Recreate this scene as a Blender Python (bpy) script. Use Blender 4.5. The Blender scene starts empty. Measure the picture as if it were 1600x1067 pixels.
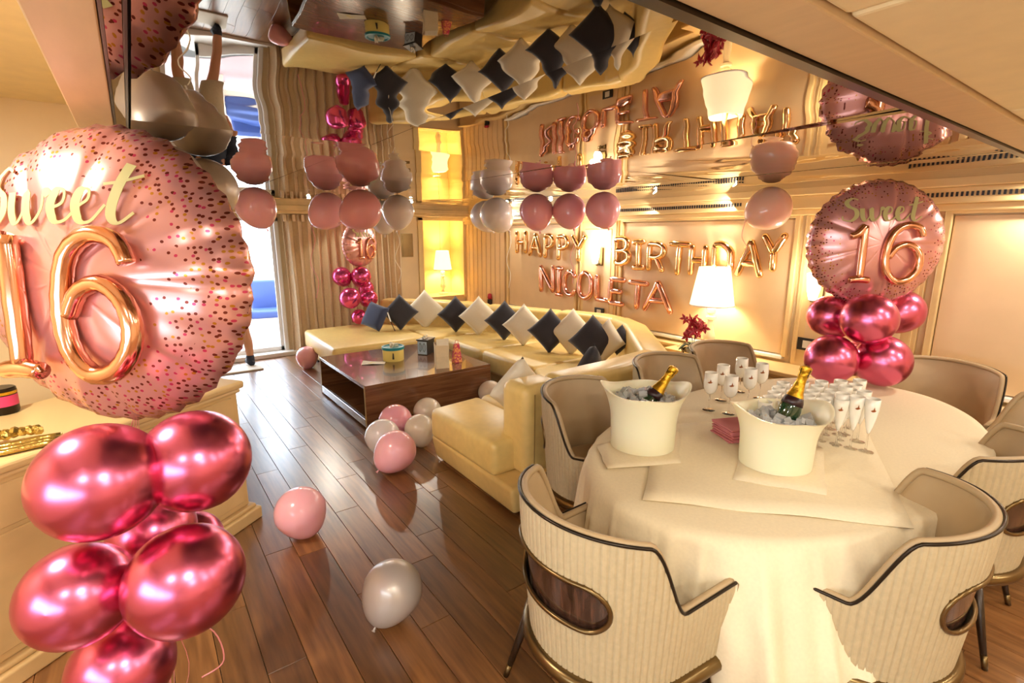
import bpy, bmesh, math, random
from mathutils import Vector, Matrix, Euler
from math import sin, cos, pi, radians as rad
random.seed(7)
SC = bpy.context.scene
COL = SC.collection
# ------------------------------------------------------------------ camera
CH = 1.7
PITCH = math.atan(167.5/791.0); YAW = math.atan2(597.0, 808.5)
F_ = Vector((sin(YAW)*cos(PITCH), cos(YAW)*cos(PITCH), -sin(PITCH)))
R_ = Vector((cos(YAW), -sin(YAW), 0))
U_ = R_.cross(F_)
cd = bpy.data.cameras.new('camera'); cam = bpy.data.objects.new('camera', cd); COL.objects.link(cam)
cd.sensor_width = 36; cd.lens = 791/1600*36; cd.clip_start = 0.02
m = Matrix((R_, U_, -F_)).transposed().to_4x4(); m.translation = Vector((0, 0, CH)); cam.matrix_world = m
SC.camera = cam
# ------------------------------------------------------------------ world, exposure
W = bpy.data.worlds.new('world'); SC.world = W; W.use_nodes = True
bg = W.node_tree.nodes['Background']; bg.inputs[0].default_value = (0.74, 0.87, 1.0, 1); bg.inputs[1].default_value = 8.0
SC.view_settings.view_transform = 'Standard'; SC.view_settings.look = 'None'
SC.view_settings.exposure = 0.42; SC.view_settings.gamma = 1.0; SC.view_settings.use_curve_mapping = False
def light(name, typ, loc, power, color, size=0.1, rot=(0, 0, 0), spot=None):
    l = bpy.data.lights.new(name, typ); l.energy = power; l.color = color
    if typ == 'AREA': l.shape = 'DISK'; l.size = size
    else: l.shadow_soft_size = size
    if spot: l.spot_size = spot; l.spot_blend = 0.6
    o = bpy.data.objects.new(name, l); COL.objects.link(o); o.location = loc; o.rotation_euler = rot
    return o
WARM = (1.0, 0.935, 0.81)
DOWN = [(-0.8, 0.0), (0.2, -0.3), (1.3, -0.6), (2.5, -0.6), (3.7, -0.6), (3.3, 0.2), (0.6, -1.7), (2.2, -1.7), (3.8, -1.7), (-0.9, 2.2)]
DPOW = [9, 18, 4, 5, 7, 3, 20, 18, 17, 34]
for (x, y), pw in zip(DOWN, DPOW):
    light('ceiling_downlight_lamp', 'AREA', (x, y, 2.075 if y < 0.6 else 2.4), pw, WARM, 0.14)
SPOTS = [(2.0, 7.33, 1.955, 9), (2.75, 7.33, 1.955, 9), (3.5, 7.33, 1.955, 9), (4.55, 6.3, 2.01, 7), (4.55, 5.3, 2.01, 7), (4.55, 3.6, 2.01, 8), (4.55, 2.7, 2.01, 8), (4.55, 0.6, 2.01, 9)]
for x, y, z, pw in SPOTS:
    o = light('cornice_spot_lamp', 'AREA', (x, y, z), pw, WARM, 0.05)
    o.rotation_euler = (Vector((2.6, 4.6, 0.3))-Vector((x, y, z))).to_track_quat('-Z', 'Y').to_euler() if y > 2 else (0, 0, 0)
sun = bpy.data.lights.new('daylight', 'SUN'); sun.energy = 1.6; sun.color = (0.8, 0.9, 1.0); sun.angle = 0.5
so = bpy.data.objects.new('daylight', sun); COL.objects.link(so); so.rotation_euler = Vector((-0.12, 1.0, 0.62)).to_track_quat('Z', 'Y').to_euler()

# ------------------------------------------------------------------ materials
def srgb(r, g, b):
    f = lambda c: ((c/255+0.055)/1.055)**2.4 if c > 10 else c/255/12.92
    return (f(r), f(g), f(b), 1)
def mat(name, col, rough=0.5, metal=0.0, **k):
    M = bpy.data.materials.new(name); M.use_nodes = True
    b = M.node_tree.nodes['Principled BSDF']
    b.inputs['Base Color'].default_value = col; b.inputs['Roughness'].default_value = rough; b.inputs['Metallic'].default_value = metal
    for kk, v in k.items():
        b.inputs[{'coat': 'Coat Weight', 'trans': 'Transmission Weight', 'ior': 'IOR', 'emc': 'Emission Color', 'ems': 'Emission Strength', 'alpha': 'Alpha', 'sss': 'Subsurface Weight', 'sheen': 'Sheen Weight', 'spec': 'Specular IOR Level'}[kk]].default_value = v
    return M
def N(M, typ, **k):
    n = M.node_tree.nodes.new(typ)
    for a, v in k.items(): setattr(n, a, v)
    return n
def L(M, a, ai, b, bi): M.node_tree.links.new(a.outputs[ai], b.inputs[bi])
def bsdf(M): return M.node_tree.nodes['Principled BSDF']
def grain(M, scale, c1, c2, kind='noise', bump=0.0, stretch=(1, 1, 1), coords='Object', detail=4, bdist=0.01, lo=0.3, hi=0.7):
    """procedural two-tone variation + optional relief"""
    tc = N(M, 'ShaderNodeTexCoord'); mp = N(M, 'ShaderNodeMapping'); mp.inputs['Scale'].default_value = stretch
    L(M, tc, coords, mp, 0)
    t = N(M, 'ShaderNodeTexNoise'); t.inputs['Scale'].default_value = scale; t.inputs['Detail'].default_value = detail
    L(M, mp, 0, t, 'Vector')
    r = N(M, 'ShaderNodeValToRGB'); r.color_ramp.elements[0].color = c1; r.color_ramp.elements[1].color = c2
    r.color_ramp.elements[0].position = lo; r.color_ramp.elements[1].position = hi
    L(M, t, 0, r, 0); L(M, r, 0, bsdf(M), 'Base Color')
    if bump:
        bp = N(M, 'ShaderNodeBump'); bp.inputs['Strength'].default_value = bump; bp.inputs['Distance'].default_value = bdist
        L(M, t, 0, bp, 'Height'); L(M, bp, 0, bsdf(M), 'Normal')
    return M
def sc4(c, k): return (c[0]*k, c[1]*k, c[2]*k, 1)
def noisy(name, rgb, rough, scale=8, amt=0.12, metal=0, bump=0.0, stretch=(1, 1, 1), bdist=0.01, **k):
    c = srgb(*rgb)
    return grain(mat(name, c, rough, metal, **k), scale, sc4(c, 1-amt), sc4(c, 1+amt*0.6), bump=bump, stretch=stretch, bdist=bdist)
M_ = {}
M_['cream_wall'] = noisy('cream_wall', (236, 212, 166), 0.45, 3, 0.06)
M_['wood_cream'] = noisy('wood_cream', (224, 192, 134), 0.38, 5, 0.12, stretch=(1, 0.12, 1))
M_['panel_leather'] = noisy('panel_leather', (222, 190, 146), 0.4, 2.5, 0.08, bump=0.15)
M_['ceil_cream'] = noisy('ceil_cream', (238, 218, 166), 0.55, 12, 0.05)
M_['ceil_beige'] = noisy('ceil_beige', (214, 184, 136), 0.5, 30, 0.05, stretch=(1, 0.2, 1))
M_['niche'] = noisy('niche', (240, 214, 150), 0.5, 3, 0.05)
M_['dark_trim'] = mat('dark_trim', srgb(44, 34, 22), 0.3, 0.6)
M_['dark_gap'] = mat('dark_gap', srgb(30, 22, 14), 0.6)
M_['bronze'] = noisy('bronze', (120, 98, 62), 0.28, 6, 0.15, metal=0.9)
M_['darkwood_leg'] = mat('darkwood_leg', srgb(52, 36, 22), 0.3, 0.3)
M_['white_paint'] = mat('white_paint', srgb(238, 236, 232), 0.35)
M_['white_line'] = mat('white_line', srgb(252, 250, 244), 0.2)
M_['leather'] = noisy('leather', (230, 198, 122), 0.36, 18, 0.06, bump=0.06, bdist=0.004)
M_['seam'] = mat('seam', srgb(150, 118, 62), 0.5)
M_['leather_side'] = noisy('leather_side', (224, 190, 118), 0.4, 18, 0.06)
M_['curtain'] = noisy('curtain', (218, 192, 152), 0.75, 40, 0.07, sheen=0.3)
M_['curtain_white'] = mat('curtain_white', srgb(236, 232, 224), 0.8)
M_['dark_cushion'] = noisy('dark_cushion', (50, 48, 56), 0.9, 120, 0.15, bump=0.2, sheen=0.2)
M_['navy_cushion'] = noisy('navy_cushion', (48, 58, 92), 0.7, 120, 0.15, bump=0.2, sheen=0.2)
M_['cream_cushion'] = noisy('cream_cushion', (228, 218, 196), 0.85, 120, 0.08, bump=0.25)
M_['cloth'] = noisy('cloth', (230, 214, 180), 0.8, 90, 0.04, bump=0.08, bdist=0.002)
M_['bucket'] = mat('bucket', srgb(238, 230, 196), 0.35, sss=0.12)
M_['bottle'] = mat('bottle', srgb(14, 50, 26), 0.05, 0, coat=1.0)
M_['gold_foil'] = noisy('gold_foil', (220, 172, 48), 0.28, 60, 0.25, metal=0.85, bump=0.5)
M_['dark_label'] = mat('dark_label', srgb(46, 22, 24), 0.35)
M_['ice'] = mat('ice', (0.96, 0.98, 0.98, 1), 0.06, trans=0.62, ior=1.2, coat=0.5)
M_['clear'] = mat('clear', (1, 1, 1, 1), 0.02, trans=1.0, ior=1.45)
M_['frost'] = mat('frost', srgb(244, 240, 228), 0.12, coat=0.6)
M_['emblem'] = mat('emblem', srgb(150, 84, 36), 0.35, 0.4)
M_['napkin_pink'] = mat('napkin_pink', srgb(196, 112, 112), 0.85)
M_['taupe'] = noisy('taupe', (176, 150, 112), 0.5, 6, 0.08)
M_['rib_fabric'] = noisy('rib_fabric', (186, 168, 132), 0.6, 60, 0.08, stretch=(1, 1, 1))
M_['chrome_pink'] = mat('chrome_pink', srgb(222, 112, 150), 0.27, 1.0)
M_['chrome_pink_far'] = mat('chrome_pink_far', srgb(226, 92, 148), 0.22, 0.85)
M_['rose_gold'] = mat('rose_gold', srgb(242, 184, 154), 0.14, 1.0)
M_['gold_letter'] = mat('gold_letter', srgb(248, 206, 152), 0.13, 1.0)
M_['rose_letter'] = mat('rose_letter', srgb(246, 186, 166), 0.13, 1.0)
M_['sweet_green'] = mat('sweet_green', srgb(190, 182, 120), 0.6)
M_['pearl'] = mat('pearl', srgb(200, 190, 182), 0.36, 0.3, coat=0.3)
M_['lat_pink'] = mat('lat_pink', srgb(250, 182, 192), 0.22, sss=0.25, coat=0.3)
M_['lat_mauve'] = mat('lat_mauve', srgb(238, 166, 180), 0.22, sss=0.25, coat=0.3)
M_['lat_peach'] = mat('lat_peach', srgb(246, 196, 172), 0.25, sss=0.2, coat=0.3)
M_['lat_white'] = mat('lat_white', srgb(226, 216, 214), 0.25, sss=0.15, coat=0.3)
M_['lat_cream'] = mat('lat_cream', srgb(220, 204, 184), 0.25, sss=0.15, coat=0.3)
M_['ribbon_white'] = mat('ribbon_white', srgb(240, 232, 214), 0.4)
M_['ribbon_pink'] = mat('ribbon_pink', srgb(232, 150, 150), 0.4)
M_['skin'] = mat('skin', srgb(206, 150, 116), 0.55, sss=0.1)
M_['shorts'] = noisy('shorts', (206, 192, 166), 0.85, 60, 0.08)
M_['shirt'] = noisy('shirt', (40, 48, 66), 0.85, 60, 0.08)
M_['shoe'] = mat('shoe', srgb(34, 40, 58), 0.6)
M_['hair'] = noisy('hair', (46, 32, 24), 0.6, 80, 0.3)
M_['teal'] = mat('teal', srgb(20, 130, 140), 0.4)
M_['yellow_box'] = mat('yellow_box', srgb(236, 214, 120), 0.5)
M_['black'] = mat('black', srgb(26, 24, 28), 0.4)
M_['paper'] = mat('paper', srgb(236, 228, 206), 0.7)
M_['kraft'] = noisy('kraft', (222, 204, 168), 0.75, 20, 0.06)
M_['tissue'] = mat('tissue', srgb(214, 24, 96), 0.6)
M_['label_blue'] = mat('label_blue', srgb(186, 206, 224), 0.4)
M_['gold'] = noisy('gold', (188, 160, 84), 0.25, 40, 0.2, metal=0.9, bump=0.4)
M_['leafm'] = mat('leafm', srgb(28, 62, 26), 0.4)
M_['petal'] = noisy('petal', (178, 34, 52), 0.5, 40, 0.25)
M_['petal_pale'] = mat('petal_pale', srgb(226, 120, 120), 0.5)
M_['mirror_tray'] = mat('mirror_tray', srgb(220, 212, 190), 0.05, 1.0)
M_['lamp_base'] = mat('lamp_base', srgb(240, 228, 196), 0.3)
M_['steel_blue'] = mat('steel_blue', srgb(60, 84, 150), 0.6)
M_['outdoor_floor'] = noisy('outdoor_floor', (176, 150, 158), 0.5, 2, 0.1)
M_['carpet_mat'] = noisy('carpet_mat', (232, 222, 206), 0.9, 100, 0.08)
M_['socket_white'] = mat('socket_white', srgb(220, 214, 200), 0.4)
M_['petals_print'] = mat('petals_print', srgb(216, 60, 110), 0.5)
def emis(name, rgb, s, base=(240, 225, 190)):
    return mat(name, srgb(*base), 0.7, emc=srgb(*rgb), ems=s)
M_['shade'] = emis('shade', (255, 240, 196), 1.15)
M_['shade_far'] = emis('shade_far', (255, 242, 170), 1.5)
M_['sconce'] = emis('sconce', (255, 244, 210), 9)
M_['downlight'] = emis('downlight', (255, 226, 180), 4)
# coffee table wood
def wood(name, dark, light, rough, axis=0, scale=3.0, coat=0.0):
    M = mat(name, light, rough, coat=coat)
    st = [14, 14, 14]; st[axis] = 0.9
    grain(M, scale, dark, light, stretch=tuple(st), detail=6, bump=0.04, bdist=0.002)
    return M
M_['table_wood'] = wood('table_wood', srgb(92, 56, 34), srgb(126, 84, 54), 0.22, 0, coat=0.5)
M_['ebony'] = wood('ebony', srgb(24, 12, 8), srgb(86, 58, 44), 0.12, 2, 6.0, coat=0.8)
# floor planks: tone per plank from Object Info random
def plank_mat():
    M = mat('plank_wood', (0.3, 0.15, 0.07, 1), 0.3, coat=1.0); bsdf(M).inputs['Coat Roughness'].default_value = 0.3
    tc = N(M, 'ShaderNodeTexCoord'); oi = N(M, 'ShaderNodeObjectInfo')
    ad = N(M, 'ShaderNodeVectorMath', operation='ADD'); mp = N(M, 'ShaderNodeMapping'); mp.inputs['Scale'].default_value = (16, 1.3, 4)
    sc = N(M, 'ShaderNodeVectorMath', operation='SCALE'); sc.inputs[0].default_value = (37, 53, 11)
    L(M, oi, 'Random', sc, 3); L(M, tc, 'Object', ad, 0); L(M, sc, 0, ad, 1); L(M, ad, 0, mp, 0)
    t = N(M, 'ShaderNodeTexNoise'); t.inputs['Scale'].default_value = 2.4; t.inputs['Detail'].default_value = 6; L(M, mp, 0, t, 'Vector')
    r = N(M, 'ShaderNodeValToRGB'); r.color_ramp.elements[0].color = srgb(100, 60, 28); r.color_ramp.elements[1].color = srgb(154, 104, 58)
    r.color_ramp.elements[0].position = 0.28; r.color_ramp.elements[1].position = 0.74; L(M, t, 0, r, 0)
    mr = N(M, 'ShaderNodeMapRange'); mr.inputs[3].default_value = 0.62; mr.inputs[4].default_value = 1.25; L(M, oi, 'Random', mr, 0)
    mx = N(M, 'ShaderNodeVectorMath', operation='SCALE'); L(M, r, 0, mx, 0); L(M, mr, 0, mx, 3); L(M, mx, 0, bsdf(M), 'Base Color')
    bp = N(M, 'ShaderNodeBump'); bp.inputs['Strength'].default_value = 0.12; bp.inputs['Distance'].default_value = 0.003
    L(M, t, 0, bp, 'Height'); L(M, bp, 0, bsdf(M), 'Normal')
    return M
M_['plank'] = plank_mat()
def mirror_mat():
    M = mat('bronze_mirror', srgb(156, 141, 122), 0.012, 1.0)
    tc = N(M, 'ShaderNodeTexCoord'); t = N(M, 'ShaderNodeTexNoise'); t.inputs['Scale'].default_value = 1.1; t.inputs['Detail'].default_value = 1.0
    L(M, tc, 'Object', t, 'Vector')
    t2 = N(M, 'ShaderNodeTexNoise'); t2.inputs['Scale'].default_value = 4.5; t2.inputs['Detail'].default_value = 0.5; L(M, tc, 'Object', t2, 'Vector')
    a = N(M, 'ShaderNodeMath', operation='MULTIPLY_ADD'); a.inputs[1].default_value = 0.12; L(M, t2, 0, a, 0); L(M, t, 0, a, 2)
    bp = N(M, 'ShaderNodeBump'); bp.inputs['Strength'].default_value = 1.0; bp.inputs['Distance'].default_value = 0.013
    L(M, a, 0, bp, 'Height'); L(M, bp, 0, bsdf(M), 'Normal')
    return M
M_['mirror'] = mirror_mat()
def foil_mat(name, rmax, base, dens):
    """pink foil: plain middle, printed confetti towards the rim (disc lies in local XZ)"""
    M = mat(name, base, 0.26, 0.6)
    tc = N(M, 'ShaderNodeTexCoord')
    sp = N(M, 'ShaderNodeSeparateXYZ'); L(M, tc, 'Object', sp, 0)
    cb = N(M, 'ShaderNodeCombineXYZ'); L(M, sp, 0, cb, 0); L(M, sp, 2, cb, 1)
    ln = N(M, 'ShaderNodeVectorMath', operation='LENGTH'); L(M, cb, 0, ln, 0)
    rn = N(M, 'ShaderNodeMapRange'); rn.inputs[1].default_value = rmax*0.5; rn.inputs[2].default_value = rmax*0.95; L(M, ln, 1, rn, 0)
    vo = N(M, 'ShaderNodeTexVoronoi'); vo.voronoi_dimensions = '2D'; vo.inputs['Scale'].default_value = dens; L(M, cb, 0, vo, 'Vector')
    near = N(M, 'ShaderNodeMath', operation='LESS_THAN'); near.inputs[1].default_value = 0.25; L(M, vo, 'Distance', near, 0)
    ss = N(M, 'ShaderNodeSeparateColor'); L(M, vo, 'Color', ss, 0)
    pick = N(M, 'ShaderNodeMath', operation='LESS_THAN'); L(M, ss, 0, pick, 0); pw_ = N(M, 'ShaderNodeMath', operation='POWER'); pw_.inputs[1].default_value = 1.6; L(M, rn, 0, pw_, 0); L(M, pw_, 0, pick, 1)
    dot = N(M, 'ShaderNodeMath', operation='MULTIPLY'); L(M, near, 0, dot, 0); L(M, pick, 0, dot, 1)
    dr = N(M, 'ShaderNodeValToRGB'); dr.color_ramp.interpolation = 'CONSTANT'
    dr.color_ramp.elements[0].color = srgb(120, 50, 40); dr.color_ramp.elements[1].position = 0.5; dr.color_ramp.elements[1].color = srgb(200, 140, 50)
    e = dr.color_ramp.elements.new(0.75); e.color = srgb(206, 70, 110); L(M, ss, 1, dr, 0)
    mx = N(M, 'ShaderNodeMix', data_type='RGBA'); mx.inputs[6].default_value = base
    L(M, dot, 0, mx, 0); L(M, dr, 0, mx, 7); L(M, mx, 2, bsdf(M), 'Base Color')
    return M
M_['foil'] = foil_mat('foil', 0.42, srgb(226, 166, 162), 58)

# ------------------------------------------------------------------ mesh helpers
class MB:
    def __init__(s): s.v = []; s.f = []; s.m = []
    def add(s, vs, fs, mi=0, M=None):
        b = len(s.v)
        s.v += [tuple((M @ Vector(p)) if M else p) for p in vs]
        s.f += [tuple(i+b for i in f) for f in fs]; s.m += [mi]*len(fs)
        return s
    def box(s, x0, x1, y0, y1, z0, z1, mi=0, M=None):
        v = [(x0, y0, z0), (x1, y0, z0), (x1, y1, z0), (x0, y1, z0), (x0, y0, z1), (x1, y0, z1), (x1, y1, z1), (x0, y1, z1)]
        f = [(0, 3, 2, 1), (4, 5, 6, 7), (0, 1, 5, 4), (1, 2, 6, 5), (2, 3, 7, 6), (3, 0, 4, 7)]
        return s.add(v, f, mi, M)
    def lathe(s, prof, seg=24, M=None, mi=0, cap=True):
        v = []; f = []; n = len(prof)
        for r, z in prof:
            for k in range(seg):
                a = 2*pi*k/seg; v.append((r*cos(a), r*sin(a), z))
        for i in range(n-1):
            for k in range(seg):
                k2 = (k+1) % seg
                f.append((i*seg+k, i*seg+k2, (i+1)*seg+k2, (i+1)*seg+k))
        if cap:
            if prof[0][0] > 1e-4: f.append(tuple(reversed(range(seg))))
            if prof[-1][0] > 1e-4: f.append(tuple((n-1)*seg+k for k in range(seg)))
        return s.add(v, f, mi, M)
    def tube(s, path, rad_, seg=8, closed=False, M=None, mi=0, squash=1.0):
        P = [Vector(p) for p in path]; n = len(P)
        R = rad_ if isinstance(rad_, (list, tuple)) else [rad_]*n
        v = []; f = []; prev = None
        for i in range(n):
            if closed: t = P[(i+1) % n]-P[i-1]
            else: t = P[min(i+1, n-1)]-P[max(i-1, 0)]
            if t.length < 1e-9: t = Vector((0, 0, 1))
            t.normalize()
            if prev is None:
                a = Vector((0, 0, 1)) if abs(t.z) < 0.9 else Vector((1, 0, 0))
                u = (a - t*a.dot(t)).normalized()
            else:
                u = (prev - t*prev.dot(t))
                u = u.normalized() if u.length > 1e-6 else t.orthogonal().normalized()
            prev = u; w = t.cross(u)
            for k in range(seg):
                an = 2*pi*k/seg
                q = P[i]+(u*cos(an)+w*sin(an)*squash)*R[i]; v.append(tuple(q))
        rng = n if closed else n-1
        for i in range(rng):
            j = (i+1) % n
            for k in range(seg):
                k2 = (k+1) % seg; f.append((i*seg+k, i*seg+k2, j*seg+k2, j*seg+k))
        if not closed:
            f.append(tuple(reversed(range(seg)))); f.append(tuple((n-1)*seg+k for k in range(seg)))
        return s.add(v, f, mi, M)
    def prism(s, poly, z0, z1, mi=0, M=None, inset0=0.0, top=None):
        n = len(poly); c = Vector((sum(p[0] for p in poly)/n, sum(p[1] for p in poly)/n))
        lo = [(c+(Vector(p)-c)*(1-inset0)) for p in poly]; hi = top or poly
        v = [(p[0], p[1], z0) for p in lo]+[(p[0], p[1], z1) for p in hi]
        f = [tuple(reversed(range(n))), tuple(range(n, 2*n))]+[(i, (i+1) % n, n+(i+1) % n, n+i) for i in range(n)]
        return s.add(v, f, mi, M)
    def obj(s, name, mats, parent=None, smooth=False, off=None, bevel=0, bseg=2, sub=0, solid=0, autosmooth=None):
        me = bpy.data.meshes.new(name)
        vs = s.v if off is None else [tuple(Vector(p)-Vector(off)) for p in s.v]
        me.from_pydata(vs, [], s.f); me.update()
        bm = bmesh.new(); bm.from_mesh(me)
        bmesh.ops.recalc_face_normals(bm, faces=bm.faces)
        if bevel:
            ed = [e for e in bm.edges if len(e.link_faces) == 2 and e.calc_face_angle(0) > 0.5]
            bmesh.ops.bevel(bm, geom=ed, offset=bevel, segments=bseg, profile=0.5, affect='EDGES', clamp_overlap=True)
        bm.to_mesh(me); bm.free()
        if not isinstance(mats, (list, tuple)): mats = [mats]
        for q in mats: me.materials.append(M_[q] if isinstance(q, str) else q)
        if len(mats) > 1 and not bevel:
            for i, mi in enumerate(s.m): me.polygons[i].material_index = mi
        if smooth:
            me.polygons.foreach_set('use_smooth', [True]*len(me.polygons))
        if autosmooth:
            me.set_sharp_from_angle(angle=rad(autosmooth)) if hasattr(me, 'set_sharp_from_angle') else None
        o = bpy.data.objects.new(name, me); COL.objects.link(o)
        if parent: o.parent = parent
        if solid:
            md = o.modifiers.new('s', 'SOLIDIFY'); md.thickness = solid; md.offset = 0
        if sub:
            md = o.modifiers.new('d', 'SUBSURF'); md.levels = sub; md.render_levels = sub
        return o
def thing(name, label, cat, loc=(0, 0, 0), rz=0, group=None):
    o = bpy.data.objects.new(name, None); COL.objects.link(o); o.location = loc; o.rotation_euler = (0, 0, rz)
    o.empty_display_size = 0.1
    o['label'] = label; o['category'] = cat
    if group: o['group'] = group
    return o
def tag(o, label, cat, group=None, kind=None):
    o['label'] = label; o['category'] = cat
    if group: o['group'] = group
    if kind: o['kind'] = kind
    return o
def struct(o, label=None, cat=None):
    o['kind'] = 'structure'
    if label: o['label'] = label
    if cat: o['category'] = cat
    return o
def dup(root, loc=None, rz=None, rot=None, scale=None, label=None, group=None, mats=None):
    r = root.copy(); COL.objects.link(r)
    if loc is not None: r.location = loc
    if rz is not None: r.rotation_euler = (0, 0, rz)
    if rot is not None: r.rotation_euler = rot
    if scale is not None: r.scale = scale
    if label: r['label'] = label
    if group: r['group'] = group
    for ch in list(root.children):
        c = ch.copy(); COL.objects.link(c); c.parent = r
        for g in ch.children:
            d = g.copy(); COL.objects.link(d); d.parent = c
    return r
def ray(u, v): return R_*(u-800)-U_*(v-533.5)+F_*791.0
CAM = Vector((0, 0, CH))
def atz(u, v, z): d = ray(u, v); return CAM+d*((z-CH)/d.z)
def atx(u, v, x): d = ray(u, v); return CAM+d*(x/d.x)
def aty(u, v, y): d = ray(u, v); return CAM+d*(y/d.y)
def atd(u, v, t): return CAM+ray(u, v)*(t/791.0)
def smoothpath(pts, n=8, closed=False):
    P = [Vector(p) for p in pts]; out = []; m_ = len(P)
    rng = m_ if closed else m_-1
    for i in range(rng):
        if closed: p0, p1, p2, p3 = P[(i-1) % m_], P[i], P[(i+1) % m_], P[(i+2) % m_]
        else: p0, p1, p2, p3 = P[max(i-1, 0)], P[i], P[i+1], P[min(i+2, m_-1)]
        for k in range(n):
            t = k/n
            out.append(0.5*((2*p1)+(p2-p0)*t+(2*p0-5*p1+4*p2-p3)*t*t+(3*p1-p0-3*p2+p3)*t**3))
    if not closed: out.append(P[-1])
    return out

# ------------------------------------------------------------------ room shell
ZC = 2.09; XR = 4.72; YF = 7.7; XL = -1.7; YB = -3.0
sub = MB().box(XL, XR, YB, YF+0.55, -0.06, -0.012).obj('floor', 'dark_gap'); struct(sub)
PW, PL = 0.148, 1.18
pm = MB().box(-PW/2+0.0012, PW/2-0.0012, -PL/2+0.0012, PL/2-0.0012, -0.012, 0.0)
proto = pm.obj('plank', 'plank', sub, bevel=0.0012, bseg=1)
first = True; rest = MB(); cnt = 0
ix = 0; x = XL+PW/2
while x < XR:
    y = YB-random.random()*PL
    while y < YF:
        yc = y+PL/2
        if -0.45 < x < 3.15 and 0.5 < yc and yc < 7.75 and yc+PL/2 > 0.3:
            if yc+PL/2 > YF:
                rest.box(x-PW/2+0.0012, x+PW/2-0.0012, yc-PL/2+0.0012, YF, -0.012, 0)
            elif first: o = proto; first = False; o.location = (x, yc, 0)
            else: o = proto.copy(); COL.objects.link(o); o.location = (x, yc, 0)
            cnt += 1
        else:
            y0 = max(yc-PL/2, YB)+0.0012; y1 = min(yc+PL/2, YF)-0.0012
            if y1 > y0+0.01: rest.box(x-PW/2+0.0012, x+PW/2-0.0012, y0, y1, -0.012, 0)
        y += PL
    x += PW; ix += 1
rf = rest.obj('plank', 'plank', sub); rf['kind'] = 'stuff'
print('planks', cnt)
# ceiling: mirror field, trims, cream soffits
ceil = MB().box(XL, XR, YB, YF+0.6, ZC+0.36, ZC+0.42).obj('ceiling', 'ceil_beige'); struct(ceil)
xs = [0.048, 0.877, 2.04, 3.4, 4.58]; ys = [0.62, 2.2, 5.5, 7.44]
TILT = {(0, 0): -0.75, (1, 0): -0.75}
for i in range(4):
    for j in range(3):
        x0, x1, y0, y1 = xs[i]+0.002, xs[i+1]-0.002, ys[j]+0.002, ys[j+1]-0.002
        cx, cy = (x0+x1)/2, (y0+y1)/2
        mb = MB()
        nx, ny = 8, 12
        vs = [(x0-cx+(x1-x0)*a/nx, y0-cy+(y1-y0)*b/ny, 0) for b in range(ny+1) for a in range(nx+1)]
        fs = [(b*(nx+1)+a, b*(nx+1)+a+1, (b+1)*(nx+1)+a+1, (b+1)*(nx+1)+a) for b in range(ny) for a in range(nx)]
        mb.add(vs, fs)
        o = mb.obj('mirror_panel', 'mirror', ceil, smooth=False)
        # backing keeps the pane a solid plate
        o.location = (cx, cy, ZC)
        md = o.modifiers.new('s', 'SOLIDIFY'); md.thickness = 0.008; md.offset = -1
        o.rotation_euler = (rad(TILT.get((i, j), 0) + random.uniform(-0.12, 0.12)), rad(random.uniform(-0.25, 0.25)), 0)
MB().box(0, 4.7, 0.6, YF, ZC+0.03, ZC+0.36).obj('mirror_backing', 'dark_gap', ceil)
MB().box(0.0, 4.7, 0.592, 0.622, ZC-0.022, ZC+0.03).obj('edge_bar', 'dark_trim', ceil)
MB().box(0.003, 0.009, 0.6, YF, ZC-0.012, ZC+0.03).box(0.038, 0.044, 0.6, YF, ZC-0.010, ZC+0.03).obj('edge_bar', 'dark_trim', ceil)
MB().box(0.010, 0.037, 0.62, YF, ZC-0.005, ZC+0.03).obj('mirror_strip', 'mirror', ceil)
MB().box(-0.104, 0.002, 0.47, YF, ZC-0.012, ZC+0.36).obj('soffit_band', 'ceil_beige', ceil, bevel=0.004)
MB().box(-0.104, XR, 0.462, 0.59, ZC-0.014, ZC+0.16).obj('soffit_band', 'ceil_beige', ceil, bevel=0.004)
for xa, xb in ((-1.68, -0.1), (-0.095, 1.085), (1.095, 2.3), (2.31, 3.5), (3.51, 4.7)):
    for ya, yb in ((-1.0, 0.458), (-3.0, -1.01)):
        MB().box(xa, xb, ya, yb, ZC-0.006, ZC+0.15).obj('ceiling_panel', 'ceil_cream', ceil, bevel=0.012, bseg=3)
MB().box(-1.68, -0.11, 0.46, 4.0, ZC+0.33, ZC+0.36).obj('ceiling_panel', 'ceil_cream', ceil, bevel=0.01)
MB().box(-1.68, -0.1, 0.44, 0.46, ZC, ZC+0.36).obj('soffit_riser', 'ceil_beige', ceil)
for x, y in DOWN:
    if y < 0.6 or x < -0.2:
        zz = ZC-0.008 if y < 0.6 else ZC+0.328
        MB().lathe([(0.0, 0.0), (0.085, 0.0), (0.1, -0.004), (0.1, 0.01)], 20, Matrix.Translation((x, y, zz))).obj('downlight_rim', 'bronze', ceil)
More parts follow.
